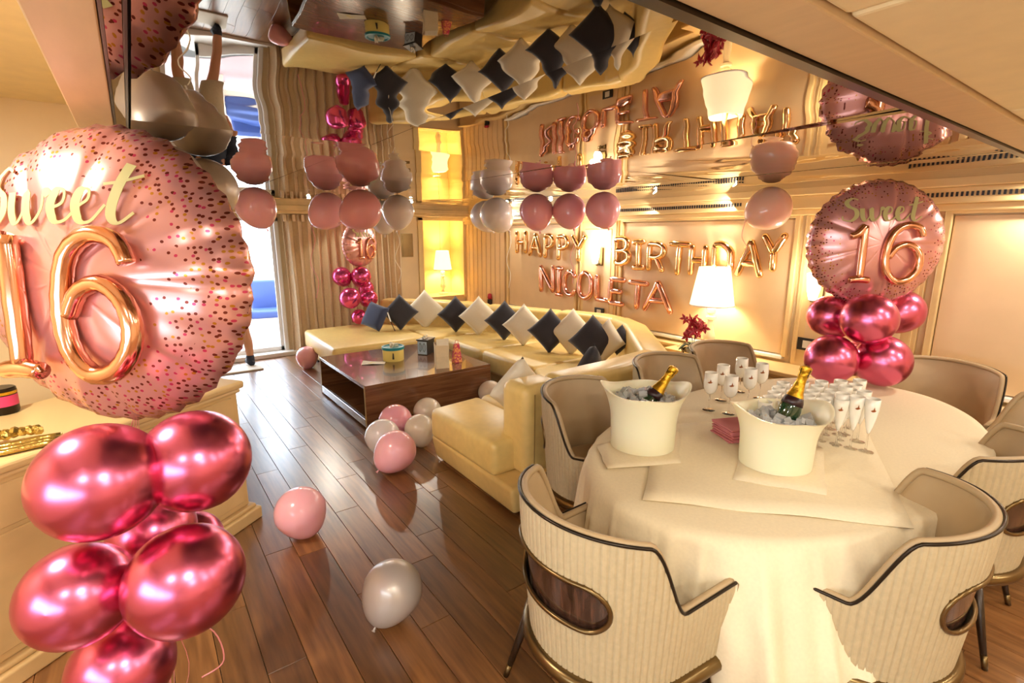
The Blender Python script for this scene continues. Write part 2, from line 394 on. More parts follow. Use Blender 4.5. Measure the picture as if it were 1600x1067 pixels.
# ---- walls
struct(MB().box(XR, XR+0.1, YB, YF+0.6, 0, ZC+0.36).obj('wall_right', 'cream_wall'))
wr = bpy.data.objects['wall_right']
struct(MB().box(XL, XR, YB-0.1, YB, 0, ZC+0.36).obj('wall_back', 'cream_wall'))
struct(MB().box(XL-0.1, XL, YB, -2.2, 0, ZC+0.36).box(XL-0.1, XL, 1.3, 4.0, 0, ZC+0.36).box(XL-0.1, XL, -2.2, 1.3, 0, 0.95).box(XL-0.1, XL, -2.2, 1.3, 1.6, ZC+0.36).obj('wall_left', 'cream_wall'))
w1 = MB().box(XL-0.08, XL-0.02, -2.2, 1.3, 0.95, 1.0).box(XL-0.08, XL-0.02, -2.2, 1.3, 1.55, 1.6)  # unseen window opening, added to let in cool fill daylight
for yy in (-2.2, -1.05, 0.1, 1.25): w1.box(XL-0.08, XL-0.02, yy, yy+0.05, 0.95, 1.6)
struct(w1.obj('fill_window_1', 'white_paint', bevel=0.005))
wl = MB().box(XL, -0.06, 4.0, 4.1, 0, ZC+0.36).box(-0.15, -0.05, 4.1, YF, 0, ZC+0.36)
struct(wl.obj('wall_nook', 'cream_wall'))
# far wall: left jamb, over-door, right of door, niche
DX0, DX1, DZ = 0.55, 1.66, 1.93
far = MB().box(-0.15, DX0, YF, YF+0.1, 0, ZC+0.3).box(DX0, DX1, YF, YF+0.1, DZ, ZC+0.3).box(DX1, 3.82, YF, YF+0.1, 0, ZC+0.3)
far.box(3.82, 4.66, YF, YF+0.1, 1.96, ZC+0.3).box(3.82, 4.66, YF, YF+0.1, 0, 0.62).box(4.66, XR, YF, YF+0.1, 0, ZC+0.3)
wf = struct(far.obj('wall_far', 'cream_wall'))
nb = MB().box(3.72, 4.76, YF+0.5, YF+0.55, 0.5, 2.1).box(3.74, 3.82, YF+0.1, YF+0.5, 0.5, 2.1).box(4.66, 4.74, YF+0.1, YF+0.5, 0.5, 2.1).box(3.74, 4.74, YF+0.1, YF+0.5, 1.96, 2.02)
nb.obj('niche_lining', 'niche', wf)
MB().box(3.74, 4.70, YF-0.02, YF+0.5, 0.6, 0.66).obj('niche_shelf', 'wood_cream', wf, bevel=0.005)
mb = MB().box(3.77, 3.86, YF-0.03, YF, 0.62, 1.97).box(4.62, 4.69, YF-0.03, YF, 0.62, 1.97).box(3.77, 4.69, YF-0.03, YF, 1.92, 1.975)
mb.obj('niche_frame', 'niche', wf, bevel=0.006)
MB().box(4.02, 4.06, YF+0.48, YF+0.5, 0.66, 1.96).box(4.45, 4.49, YF+0.48, YF+0.5, 0.66, 1.96).obj('niche_batten', 'niche', wf)
# ribbed column right of niche, on the right wall
for k in range(9):
    y0 = 6.52+k*0.13
    MB().box(4.665, XR, y0, y0+0.122, 0.0, 1.97).obj('wall_slat', 'panel_leather', wr, bevel=0.006, bseg=1)
# vent grille
vg = MB()
for k in range(16): vg.box(3.5, 3.66, YF-0.018, YF-0.006, 1.36+k*0.021, 1.371+k*0.021)
vg.box(3.48, 3.68, YF-0.006, YF, 1.34, 1.71)
vg.obj('vent_grille', 'bronze', wf)
# far cornice box
co = MB().box(DX0-0.3, XR, YF-0.26, YF, ZC-0.075, ZC-0.002).box(DX0-0.3, XR, YF-0.22, YF, ZC-0.115, ZC-0.075)
struct(co.obj('trim_1', 'wood_cream', bevel=0.01))
# right cornice with vent slots
t2 = MB().box(4.58, XR, YB, YF, 2.02, ZC-0.002).box(4.61, XR, YB, YF, 1.91, 2.02).box(4.64, XR, YB, YF, 1.86, 1.91)
t2o = struct(t2.obj('trim_2', 'wood_cream', bevel=0.008))
for a, b in ((2.65, 4.2), (-2.4, 1.38), (4.9, 6.4)):
    sl = MB(); y = a
    while y < b: sl.box(4.602, 4.611, y, y+0.013, 1.955, 1.985); y += 0.027
    so_ = sl.obj('vent_slot', 'black', t2o); so_['kind'] = 'stuff'
# right wall framed leather panels
def wall_panel(y0, y1, z0=0.6, z1=1.85):
    MB().box(4.69, XR, y0+0.02, y1-0.02, z0+0.02, z1-0.02).obj('wall_panel', 'panel_leather', wr, bevel=0.006)
    fr = MB()
    for (a, b, c, d) in ((y0-0.03, y0+0.015, z0, z1+0.02), (y1-0.015, y1+0.03, z0, z1+0.02), (y0, y1, z1-0.01, z1+0.02)):
        fr.box(4.665, XR, a, b, c, d)
    fr.obj('panel_frame', 'wood_cream', wr, bevel=0.008)
    MB().box(4.65, XR, y0, y1, z0-0.02, z0+0.012).obj('panel_rail', 'white_line', wr, bevel=0.006)
wall_panel(2.16, 4.14); wall_panel(4.92, 6.44); wall_panel(-2.6, 1.12)
def pilaster(y0, y1):
    MB().box(4.675, XR, y0, y1, 0.5, 1.86).obj('pilaster', 'wood_cream', wr, bevel=0.006)
    MB().box(4.668, 4.677, y0+0.1, y1-0.1, 0.7, 1.76).obj('pilaster_panel', 'panel_leather', wr, bevel=0.003)
    for e in (y0+0.03, y1-0.045): MB().box(4.664, 4.677, e, e+0.015, 0.58, 1.85).obj('fillet', 'wood_cream', wr)
pilaster(1.2, 2.09); pilaster(4.2, 4.86)
# ledge along the right wall
lgo = struct(MB().box(4.32, XR, YB+0.05, 3.2, 0.51, 0.55).box(4.56, XR, 3.2, YF-0.05, 0.51, 0.55).obj('trim_3', 'wood_cream', bevel=0.008))
MB().box(4.38, XR, YB+0.05, 3.18, 0.0, 0.51).box(4.6, XR, 3.2, YF-0.05, 0.0, 0.51).obj('ledge_front', 'wood_cream', lgo)
MB().box(4.35, 4.38, YB+0.05, 3.18, 0.43, 0.48).obj('ledge_moulding', 'wood_cream', lgo, bevel=0.006)
for a in (-0.9, -0.45, 0.0, 0.45, 0.9):
    MB().box(4.42, 4.62, a, a+0.36, 0.551, 0.557).obj('ledge_grille', 'bronze', lgo)
    MB().box(4.44, 4.60, a+0.02, a+0.34, 0.553, 0.561).obj('ledge_grille', 'panel_leather', lgo)
MB().box(3.99, 4.318, 2.32, 2.94, 0.51, 0.55).obj('ledge_return', 'wood_cream', lgo, bevel=0.008)
MB().box(4.04, 4.36, 2.36, 2.9, 0.0, 0.51).obj('ledge_front', 'wood_cream', lgo)
# wall switches
def switch(p, w, h, label, ax='x'):
    t = thing('wall_socket', label, 'socket', p)
    MB().box(-0.012, 0.0, -w/2, w/2, -h/2, h/2).obj('cover_plate', 'black', t, bevel=0.004)
    MB().box(-0.016, -0.011, -w*0.22, w*0.22, -h*0.3, h*0.3).obj('insert', 'socket_white', t, bevel=0.002)
    return t
switch((4.663, 1.95, 0.755), 0.17, 0.11, 'black wall socket plate with white insert beside the right bouquet')
switch((4.663, 4.45, 0.74), 0.16, 0.1, 'black switch plate on the wall above the sofa back, under the pink letters')

# ------------------------------------------------------------------ glass door and outdoors
dr = MB()
fw = 0.055
dr.box(DX0, DX0+fw, YF-0.02, YF+0.08, 0.06, DZ).box(DX1-fw, DX1, YF-0.02, YF+0.08, 0.06, DZ).box(DX0, DX1, YF-0.02, YF+0.08, DZ-fw, DZ)
door = struct(dr.obj('door_1', 'white_paint', bevel=0.006))
MB().box(DX0-0.05, DX1+0.15, YF-0.14, YF+0.12, 0.0, 0.06).obj('door_sill', 'white_paint', door, bevel=0.008)
dl = MB()
for a, b in ((DX0+0.36, DX0+0.4), (DX1-fw-0.045, DX1-fw)): dl.box(a, b, YF+0.03, YF+0.06, 0.06, DZ-fw)
dl.box(DX0+0.36, DX1-fw, YF+0.03, YF+0.06, 0.06, 0.12)
dl.obj('sliding_leaf', 'white_paint', door, bevel=0.004)
MB().box(DX0+0.4, DX1-fw-0.045, YF+0.042, YF+0.048, 0.12, DZ-fw).obj('glass_pane', mat('door_glass', (1, 1, 1, 1), 0.0, trans=1.0, ior=1.02), door)
deck = MB().box(-4, 7.5, YF+0.6, YF+6, -0.1, -0.02).box(-0.2, 3.6, YF+0.12, YF+0.6, -0.1, -0.02)
struct(deck.obj('floor_deck', 'outdoor_floor'))
# deck chair: white frame with blue seat
dc = thing('deck_chair', 'pale framed deck chair with blue cushion outside the glass door', 'chair', (1.75, 9.35, -0.02), rad(-12))
for sx in (-0.3, 0.3):
    for sy in (-0.3, 0.3):
        MB().box(sx-0.035, sx+0.035, sy-0.035, sy+0.035, 0, 0.62).obj('leg', 'white_paint', dc, bevel=0.006)
    MB().box(sx-0.04, sx+0.04, -0.36, 0.36, 0.6, 0.65).obj('armrest', 'white_paint', dc, bevel=0.008)
MB().box(-0.3, 0.3, -0.3, 0.3, 0.3, 0.36).obj('seat_frame', 'white_paint', dc, bevel=0.006)
MB().box(-0.27, 0.27, -0.32, 0.25, 0.36, 0.48).obj('seat_cushion', 'steel_blue', dc, bevel=0.03, bseg=3, smooth=True)
MB().box(-0.27, 0.27, 0.18, 0.32, 0.44, 0.95).obj('back_cushion', 'steel_blue', dc, bevel=0.04, bseg=3, smooth=True)
dt = thing('deck_rail', 'white deck railing beyond the glass door', 'railing', (1.2, 12.5, -0.02))
for k in range(9): MB().box(-3+k*0.75, -2.95+k*0.75, -0.025, 0.025, 0, 1.0).obj('post', 'white_paint', dt)
MB().box(-3.1, 3.2, -0.035, 0.035, 1.0, 1.06).obj('top_rail', 'white_paint', dt, bevel=0.01)
MB().box(-3.1, 3.2, -0.012, 0.012, 0.45, 0.49).obj('mid_rail', 'white_paint', dt)
# door mat
tag(MB().box(-0.42, 0.42, -0.16, 0.16, 0.0, 0.022).obj('door_mat', 'carpet_mat', bevel=0.006), 'pale flat door mat under the standing person', 'mat').location = (0.75, 7.1, 0)

# ------------------------------------------------------------------ curtains
def curtain(x0, x1, y, folds, label, amp=0.05, z0=0.02, z1=1.97, group='curtains on the far wall'):
    t = thing('curtain', label, 'curtain', ((x0+x1)/2, y, z0), group=group)
    nx = folds*10; nz = 22; vs = []; fs = []
    ph = [random.uniform(-0.5, 0.5) for _ in range(folds+1)]
    for j in range(nz+1):
        zz = (z1-z0)*j/nz
        for i in range(nx+1):
            u = i/nx; k = u*folds
            w = ph[int(min(k, folds-1))]
            pin = 0.55+0.45*(1-j/nz)**0.5
            yy = amp*pin*(sin(2*pi*k+w*0.8)+0.2*sin(4*pi*k+w*3+zz*0.8))
            xx = (x0-x1)/2+(x1-x0)*u+0.012*sin(2*pi*k*2+w)+0.01*sin(zz*2+k)
            vs.append((xx, yy, zz))
    for j in range(nz):
        for i in range(nx):
            a = j*(nx+1)+i; fs.append((a, a+1, a+nx+2, a+nx+1))
    c = MB().add(vs, fs).obj('drape', 'curtain', t, smooth=True, solid=0.004)
    pl = MB()
    for k in range(folds):
        xk = (x0-x1)/2+(x1-x0)*(k+0.25)/folds
        pl.box(xk-0.02, xk+0.02, -amp*0.8, -amp*0.2, z1-z0-0.1, z1-z0-0.005)
    pl.obj('pleat_heading', 'curtain', t, bevel=0.008)
    return t
curtain(1.69, 3.1, YF-0.13, 12, 'long beige pleated curtain hanging beside the glass door')
curtain(3.12, 3.42, YF-0.1, 3, 'narrow gathered beige curtain between far bouquet and wall vent')
MB().box(0.4, 3.5, YF-0.2, YF-0.17, 1.96, 1.99)
# ------------------------------------------------------------------ person in the doorway
def person():
    px, py = 0.86, 7.22
    t = thing('person', 'person in dark top and beige shorts standing at the glass door, back to the room', 'person', (px, py, 0.022), rad(8))
    V = [(0, 0, 1.02), (0, 0.0, 1.2), (0, 0.01, 1.42), (0, 0.0, 1.55), (0, -0.02, 1.63), (0, -0.03, 1.70), (0, -0.03, 1.80),
         (-0.11, 0, 0.98), (-0.17, -0.01, 0.55), (-0.2, 0.03, 0.3), (-0.21, 0.03, 0.09), (-0.23, -0.12, 0.04),
         (0.11, 0, 0.98), (0.17, 0.0, 0.55), (0.2, 0.04, 0.3), (0.21, 0.04, 0.09), (0.23, -0.11, 0.04),
         (-0.2, 0.0, 1.5), (-0.3, 0.03, 1.22), (-0.3, -0.08, 0.99), (-0.29, -0.12, 0.92),
         (0.2, 0.0, 1.5), (0.3, 0.03, 1.22), (0.3, -0.08, 0.99), (0.29, -0.12, 0.92)]
    E_ = [(0, 1), (1, 2), (2, 3), (3, 4), (4, 5), (5, 6), (0, 7), (7, 8), (8, 9), (9, 10), (10, 11), (0, 12), (12, 13), (13, 14), (14, 15), (15, 16),
          (3, 17), (17, 18), (18, 19), (19, 20), (3, 21), (21, 22), (22, 23), (23, 24)]
    Rr = [.15, .14, .16, .1, .055, .09, .08, .1, .062, .06, .042, .038, .1, .062, .06, .042, .038, .06, .042, .032, .03, .06, .042, .032, .03]
    me = bpy.data.meshes.new('body'); me.from_pydata(V, E_, []); me.materials.append(M_['skin'])
    o = bpy.data.objects.new('body', me); COL.objects.link(o); o.parent = t
    sk = o.modifiers.new('skin', 'SKIN')
    for i, r in enumerate(Rr): me.skin_vertices[0].data[i].radius = (r, r)
    me.skin_vertices[0].data[0].use_root = True
    o.modifiers.new('sub', 'SUBSURF').levels = 1; o.modifiers['sub'].render_levels = 2
    # shorts
    sh = MB()
    for s in (-1, 1):
        sh.tube([(s*0.075, 0, 1.08), (s*0.11, 0, 0.95), (s*0.14, 0, 0.8), (s*0.17, 0, 0.6)], [0.13, 0.135, 0.12, 0.115], 16)
    sh.lathe([(0.15, 0), (0.17, 0.05), (0.165, 0.12)], 20, Matrix.Translation((0, 0, 1.0)))
    sh.obj('shorts', 'shorts', t, smooth=True)
    ts = MB().lathe([(0.175, 1.08), (0.165, 1.2), (0.19, 1.4), (0.17, 1.52), (0.09, 1.6), (0.065, 1.62)], 20, cap=False)
    for s in (-1, 1): ts.tube([(s*0.14, 0, 1.53), (s*0.22, 0.0, 1.48), (s*0.27, 0.02, 1.33)], [0.075, 0.075, 0.065], 12)
    ts.obj('shirt', 'shirt', t, smooth=True)
    hm = MB().lathe([(0.0, 0.1), (0.05, 0.095), (0.085, 0.06), (0.1, 0.0), (0.098, -0.05), (0.08, -0.09)], 18, Matrix.Translation((0, -0.01, 1.77)), cap=False)
    hm.obj('hair', 'hair', t, smooth=True)
    hd = MB()
    hd.tube([(0, -0.12, 1.72), (0, -0.145, 1.7)], [0.014, 0.01], 6)
    for s in (-1, 1): hd.tube([(s*0.1, -0.03, 1.7), (s*0.108, -0.03, 1.74)], 0.014, 6)
    hd.obj('nose_and_ears', 'skin', t, smooth=True)
    for s, a in ((-1, 0), (1, 0)):
        for k in range(4):
            MB().tube([(s*0.29+(k-1.5)*0.012, -0.12-0.004*k, 0.92), (s*0.29+(k-1.5)*0.013, -0.135, 0.87), (s*0.29+(k-1.5)*0.013, -0.12, 0.835+0.006*abs(k-1.5))], [0.009, 0.008, 0.007], 6).obj('finger', 'skin', t, smooth=True)
        MB().tube([(s*0.27, -0.1, 0.94), (s*0.25, -0.13, 0.9), (s*0.252, -0.14, 0.875)], [0.011, 0.009, 0.008], 6).obj('thumb', 'skin', t, smooth=True)
        sb = MB().tube([(s*0.205, 0.08, 0.035), (s*0.21, 0.0, 0.045), (s*0.22, -0.1, 0.035), (s*0.225, -0.17, 0.025)], [0.04, 0.048, 0.045, 0.028], 12)
        sb.tube([(s*0.207, 0.035, 0.04), (s*0.205, 0.035, 0.13)], [0.05, 0.05], 12)
        sb.obj('shoe', 'shoe', t, smooth=True)
    t.rotation_euler = (0, 0, rad(188))
person()
# ------------------------------------------------------------------ left sideboard
A0 = Vector((0.385, 3.2)); dirv = Vector((-0.80, -0.60)).normalized(); nrm = Vector((0.60, -0.80)).normalized()
B0 = A0+dirv*2.05
def sb_poly(out, sidepad=0.0):
    a = A0+nrm*out-dirv*sidepad; b = B0+nrm*out
    return [tuple(a), (0.22 if sidepad == 0 else 0.24, 3.72+sidepad) if False else (a.x-0.22, 3.24 if False else a.y+0.55), (B0.x-0.35, a.y+0.55), (B0.x-0.35, b.y+0.0), tuple(b)]
def quad(out, pad=0.0):
    a = A0+nrm*out-dirv*pad; b = B0+nrm*out
    back = Vector((-0.60, 0.80))*0.72
    return [tuple(a), tuple(a+back+Vector((0.03, 0))), tuple(b+back), tuple(b)]
sbt = thing('sideboard', 'cream curved-edge sideboard with drawers behind the left balloons', 'sideboard', (A0.x, A0.y, 0))
off = (A0.x, A0.y, 0)
MB().prism(quad(0.0), 0.1, 0.83).obj('body', 'wood_cream', sbt, off=off, bevel=0.012, bseg=3)
MB().prism(quad(0.035, 0.03), 0.83, 0.875).obj('top', 'wood_cream', sbt, off=off, bevel=0.016, bseg=3, smooth=False)
MB().prism(quad(0.018, 0.012), 0.805, 0.83).obj('top_moulding', 'wood_cream', sbt, off=off, bevel=0.01)
MB().prism(quad(0.045, 0.045), 0.0, 0.075).prism(quad(0.025, 0.025), 0.075, 0.1).obj('plinth', 'wood_cream', sbt, off=off, bevel=0.01, bseg=3)
for k in range(3):
    a = 0.05+k*0.66
    for (z0, z1, nm) in ((0.62, 0.79, 'drawer'), (0.14, 0.6, 'door')):
        p = A0+dirv*a+nrm*0.0; q = A0+dirv*(a+0.63)
        o = MB().prism([tuple(p), tuple(p+nrm*0.012), tuple(q+nrm*0.012), tuple(q)], z0, z1).obj(nm, 'wood_cream', sbt, off=off, bevel=0.004, bseg=1)
        c = (p+q)/2
        if nm == 'drawer':
            MB().lathe([(0.004, 0), (0.004, 0.012), (0.011, 0.016), (0.011, 0.022), (0, 0.024)], 12, Matrix.Translation((c.x+nrm.x*0.012-off[0], c.y+nrm.y*0.012-off[1], (z0+z1)/2)) @ nrm.to_3d().to_track_quat('Z', 'Y').to_matrix().to_4x4()).obj('knob', 'black', o)

# things on the sideboard
SBT = 0.875
p = atz(8, 645, SBT)
j = thing('candle_jar', 'dark jar with pink and yellow label on the sideboard, half cut by the left edge', 'jar', p)
MB().lathe([(0.0, 0), (0.05, 0), (0.055, 0.01), (0.055, 0.12), (0.05, 0.125), (0, 0.125)], 24).obj('glass', 'dark_trim', j, smooth=True, autosmooth=40)
MB().lathe([(0.056, 0.04), (0.056, 0.09)], 24, cap=False).obj('label_wrap', 'petals_print', j, smooth=True)
MB().lathe([(0.0566, 0.095), (0.0566, 0.108)], 24, cap=False).obj('yellow_band', 'gold_foil', j, smooth=True)
# gold ornament
g = thing('gold_ornament', 'lumpy gold ornament lying on folded cloth on the sideboard', 'ornament', atz(12, 682, SBT+0.03))
random.seed(3)
for k in range(9):
    a = random.random()*6.28
    MB().lathe([(0.0, -0.02), (0.018, -0.012), (0.024, 0), (0.018, 0.012), (0, 0.02)], 8, Matrix.Translation((-0.10+0.024*k, random.uniform(-0.015, 0.015), random.uniform(0.0, 0.014))) @ Euler((a, a*2, a)).to_matrix().to_4x4()).obj('nugget', 'gold', g, smooth=False)
pc = atz(10, 702, SBT+0.01)
cl = MB(); path = [pc+Vector((-0.2+0.04*k, 0.01*sin(k), 0.004)) for k in range(10)]
for s_, dz in ((0.0, 0.0), (-0.035, 0.0), (0.03, 0.005)):
    cl.tube([q-pc+Vector((0, s_, dz)) for q in path], [0.012]*10, 8, squash=1.5)
clo = cl.obj('folded_cloth', 'gold', smooth=True); clo.location = pc; tag(clo, 'rolled khaki cloth under the gold ornament on the sideboard', 'cloth')

# ------------------------------------------------------------------ coffee table
ct = thing('coffee_table', 'low dark wood coffee table open at the left end with pale shelf edge', 'table', (2.14, 4.83, 0))
MB().box(-0.66, 0.66, -0.67, 0.67, 0.375, 0.405).obj('table_top', 'table_wood', ct, bevel=0.003)
MB().box(-0.66, 0.66, -0.67, -0.64, 0.0, 0.375).obj('side_panel', 'table_wood', ct, bevel=0.003)
MB().box(-0.66, 0.66, 0.64, 0.67, 0.0, 0.375).obj('side_panel', 'table_wood', ct, bevel=0.003)
MB().box(0.1, 0.13, -0.64, 0.64, 0.1, 0.375).obj('middle_panel', 'table_wood', ct)
MB().box(-0.64, 0.66, -0.64, 0.64, 0.05, 0.09).obj('shelf', 'table_wood', ct, bevel=0.003)
o = MB().box(-0.665, -0.64, -0.64, 0.64, 0.02, 0.092).obj('shelf_edge', mat('pale_edge', srgb(190, 190, 196), 0.2, 0.6), ct, bevel=0.003); o['label'] = 'pale metal shelf edge'
for s in (-1, 1):
    MB().box(-0.662, -0.655, s*0.655-0.013, s*0.655+0.013, 0.0, 0.4).obj('edge_strip', 'seam', ct)
TT = 0.405
# cake box drum
p = atz(615, 562, TT)
t = thing('round_gift_box', 'round yellow box with teal rim and black brush mark on coffee table', 'box', p)
MB().lathe([(0, 0), (0.105, 0), (0.108, 0.005), (0.108, 0.125), (0.1, 0.125)], 32).obj('drum', 'yellow_box', t, smooth=True, autosmooth=40)
MB().lathe([(0.112, 0.118), (0.116, 0.12), (0.116, 0.148), (0.1, 0.15), (0.09, 0.14), (0, 0.138)], 32).obj('rim', 'teal', t, smooth=True, autosmooth=40)
ang = math.atan2(-p.y, -p.x)
MB().add([(0.1095, -0.012, 0.03), (0.1095, 0.008, 0.03), (0.1095, 0.004, 0.09), (0.1095, -0.006, 0.098), (0.112, -0.012, 0.03), (0.112, 0.008, 0.03), (0.112, 0.004, 0.09), (0.112, -0.006, 0.098)], [(0, 1, 2, 3), (4, 5, 6, 7), (0, 1, 5, 4), (1, 2, 6, 5), (2, 3, 7, 6), (3, 0, 4, 7)], M=Matrix.Rotation(ang, 4, 'Z')).obj('brush_mark', 'black', t)
tk = MB(); random.seed(5)
for k in range(10):
    a = random.random()*6.28; r = random.random()*0.05
    tk.box(-0.02, 0.02, -0.002, 0.002, 0, 0.045, M=Matrix.Translation((r*cos(a), r*sin(a), 0.138)) @ Matrix.Rotation(a, 4, 'Z') @ Matrix.Rotation(random.uniform(-0.5, 0.5), 4, 'X'))
tk.obj('tissue_paper', 'paper', t)
p = atz(583, 568, TT)
t = thing('paper_slip', 'small crumpled white paper with gold scraps beside the round box', 'paper', p, rad(-30))
MB().add([(-0.11, -0.05, 0.002), (0, -0.06, 0.012), (0.12, -0.05, 0.003), (0.12, 0.05, 0.002), (0, 0.055, 0.008), (-0.11, 0.06, 0.02)], [(0, 1, 4, 5), (1, 2, 3, 4)]).obj('sheet', 'paper', t, solid=0.0015)
MB().add([(-0.05, -0.02, 0.008), (0.0, -0.055, 0.012), (0.03, -0.01, 0.009), (-0.01, 0.02, 0.013)], [(0, 1, 2, 3)]).obj('scrap', 'yellow_box', t, solid=0.0015)
# lantern-like black box with pale printed face
p = atz(666, 552, TT)
t = thing('gift_box', 'black gift box with pale blue printed front and little white bow on top', 'box', p, rad(35))
MB().box(-0.085, 0.085, -0.06, 0.06, 0, 0.16).obj('box_body', 'black', t, bevel=0.003)
MB().box(-0.095, 0.095, -0.07, 0.07, 0.158, 0.17).obj('lid', 'black', t, bevel=0.003)
o = MB().box(-0.0865, -0.085, -0.055, 0.055, 0.008, 0.15).obj('printed_label', 'label_blue', t)
dg = MB()
for s in (-1, 1):
    dg.tube([(-0.0885, s*0.024+0.018*cos(a*pi/6), 0.085+0.045*sin(a*pi/6)) for a in range(12)], 0.0022, 5, closed=True)
    dg.tube([(-0.0885, s*0.024, 0.03), (-0.0885, s*0.024, 0.14)], 0.0016, 5)
dg.obj('print_lines', 'black', o)
bw = MB()
for s in (-1, 1): bw.tube(smoothpath([(0, 0, 0.17), (s*0.03, 0.0, 0.205), (s*0.045, 0.01, 0.18), (0, 0, 0.172)], 5), 0.006, 6)
bw.obj('bow', 'paper', t, smooth=True)
# kraft gift bag with tissue
p = atz(690, 574, TT)
t = thing('gift_bag', 'tall cream paper gift bag with magenta tissue on coffee table', 'bag', p, rad(-18))
MB().add([(-0.06, -0.045, 0), (0.07, -0.045, 0), (0.07, 0.045, 0), (-0.06, 0.045, 0), (-0.065, -0.04, 0.24), (0.075, -0.035, 0.235), (0.075, 0.035, 0.25), (-0.065, 0.04, 0.255), (-0.055, -0.05, 0.12), (0.066, -0.05, 0.12)],
         [(0, 3, 2, 1), (0, 1, 9, 8), (8, 9, 5, 4), (1, 2, 6, 5, 9), (2, 3, 7, 6), (3, 0, 8, 4, 7)]).obj('bag_body', 'kraft', t)
tp = MB(); random.seed(8)
for k in range(14):
    a = random.random()*6.28; r = random.random()*0.03
    tp.add([(-0.018, 0, 0), (0.018, 0, 0), (0.008, 0.006, 0.05), (-0.012, -0.004, 0.045)], [(0, 1, 2, 3)], M=Matrix.Translation((r*cos(a), r*sin(a), 0.215)) @ Matrix.Rotation(a, 4, 'Z') @ Matrix.Rotation(random.uniform(-0.6, 0.6), 4, 'X'))
tp.obj('tissue', 'tissue', t, solid=0.001)
MB().add([(-0.055, -0.052, 0.235), (0.065, -0.052, 0.23), (0.07, -0.035, 0.295), (-0.05, -0.03, 0.29)], [(0, 1, 2, 3)]).obj('tissue_flap', 'paper', t, solid=0.001)
p = atz(714, 566, TT)
t = thing('patterned_bag', 'narrow pink flower-patterned bag behind the cream gift bag', 'bag', p, rad(10))
pm_ = mat('flower_print', srgb(216, 60, 110), 0.5); grain(pm_, 45, srgb(190, 20, 90), srgb(244, 170, 90), lo=0.45, hi=0.6)
MB().add([(-0.05, -0.03, 0), (0.05, -0.03, 0), (0.05, 0.03, 0), (-0.05, 0.03, 0), (-0.035, -0.01, 0.2), (0.03, -0.01, 0.2), (0.03, 0.01, 0.2), (-0.035, 0.01, 0.2)], [(0, 3, 2, 1), (0, 1, 5, 4), (1, 2, 6, 5), (2, 3, 7, 6), (3, 0, 4, 7), (4, 5, 6, 7)]).obj('bag_body', pm_, t, bevel=0.006)
MB().tube(smoothpath([(-0.02, 0, 0.2), (-0.015, 0, 0.23), (0.015, 0, 0.23), (0.02, 0, 0.2)], 5), 0.002, 5).obj('bag_handle', 'tissue', t, smooth=True)
# small dark ornament stick behind the round box
t = thing('party_stick', 'thin white and black stick leaning on the sofa behind the round box', 'stick', (2.66, 6.2, 0.45))
MB().tube([(0, 0, 0), (-0.03, 0.06, 0.12)], 0.006, 6).obj('stick', 'black', t)
MB().tube([(-0.03, 0.06, 0.12), (-0.05, 0.1, 0.24)], 0.009, 6).obj('sleeve', 'white_paint', t)

# ------------------------------------------------------------------ sofa
SO = (3.2, 4.4, 0)
sofa = thing('corner_sofa', 'large cream leather U-shaped sofa around the coffee table', 'sofa', SO)
def spr(poly, z0, z1, name, bev=0.04, inset0=0.0, m_='leather', seg=4):
    return MB().prism(poly, z0, z1, inset0=inset0).obj(name, m_, sofa, off=SO, bevel=bev, bseg=seg, smooth=True, autosmooth=50)
seat = {
 'chaise': [(1.68, 5.68), (2.90, 5.68), (2.90, 7.18), (1.74, 7.12)],
 'corner_far': [(2.91, 5.58), (3.86, 5.58), (3.5, 6.5), (2.98, 7.15), (2.91, 7.15)],
 'right_a': [(3.0, 4.66), (4.25, 4.66), (3.86, 5.57), (3.0, 5.57)],
 'right_b': [(3.0, 3.72), (4.42, 3.72), (4.42, 4.0), (4.25, 4.65), (3.0, 4.65)],
 'corner_near': [(2.75, 2.62), (3.3, 2.65), (4.1, 3.35), (4.42, 3.71), (3.0, 3.71), (2.75, 3.3)],
 'near_a': [(1.64, 2.42), (2.1, 2.42), (2.1, 3.3), (1.64, 3.26)],
 'near_b': [(2.105, 2.42), (2.745, 2.5), (2.745, 3.34), (2.105, 3.3)],
}
for k_, p_ in seat.items(): spr(p_, 0.2, 0.43, 'seat_cushion', 0.045)
bases = {
 'far': [(1.78, 5.74), (2.98, 5.74), (3.9, 5.6), (3.5, 6.5), (2.98, 7.15), (1.82, 7.12)],
 'right': [(3.06, 3.3), (4.3, 3.5), (4.42, 4.1), (3.88, 5.6), (3.06, 5.6)],
 'near': [(1.64, 2.22), (3.3, 2.42), (4.15, 3.3), (3.1, 3.4), (1.66, 3.3)]}
for k_, p_ in bases.items(): spr(p_, 0.02, 0.205, 'base', 0.03, inset0=0.03, m_='leather_side')
# backs: bands along an outer line
def band(pts, th, z0, z1, name='backrest', bev=0.06):
    P = [Vector(p) for p in pts]; outer = []; inner = []
    for i, p in enumerate(P):
        d = (P[min(i+1, len(P)-1)]-P[max(i-1, 0)]).normalized(); n = Vector((-d.y, d.x))
        outer.append(tuple(p)); inner.append(tuple(p+n*th))
    poly = outer+inner[::-1]
    mb_ = MB().prism(poly, z0, z1)
    return mb_.obj(name, 'leather', sofa, off=SO, bevel=bev, bseg=4, smooth=True, autosmooth=50)
band([(1.80, 2.30), (2.12, 2.30)], 0.27, 0.2, 0.79)
band([(2.125, 2.30), (2.75, 2.31), (3.32, 2.38)], 0.25, 0.2, 0.79)
band([(3.33, 2.38), (4.2, 3.32), (4.42, 3.75)], 0.25, 0.2, 0.79)
band([(4.43, 3.76), (4.50, 4.1), (4.32, 4.7)], 0.25, 0.2, 0.78)
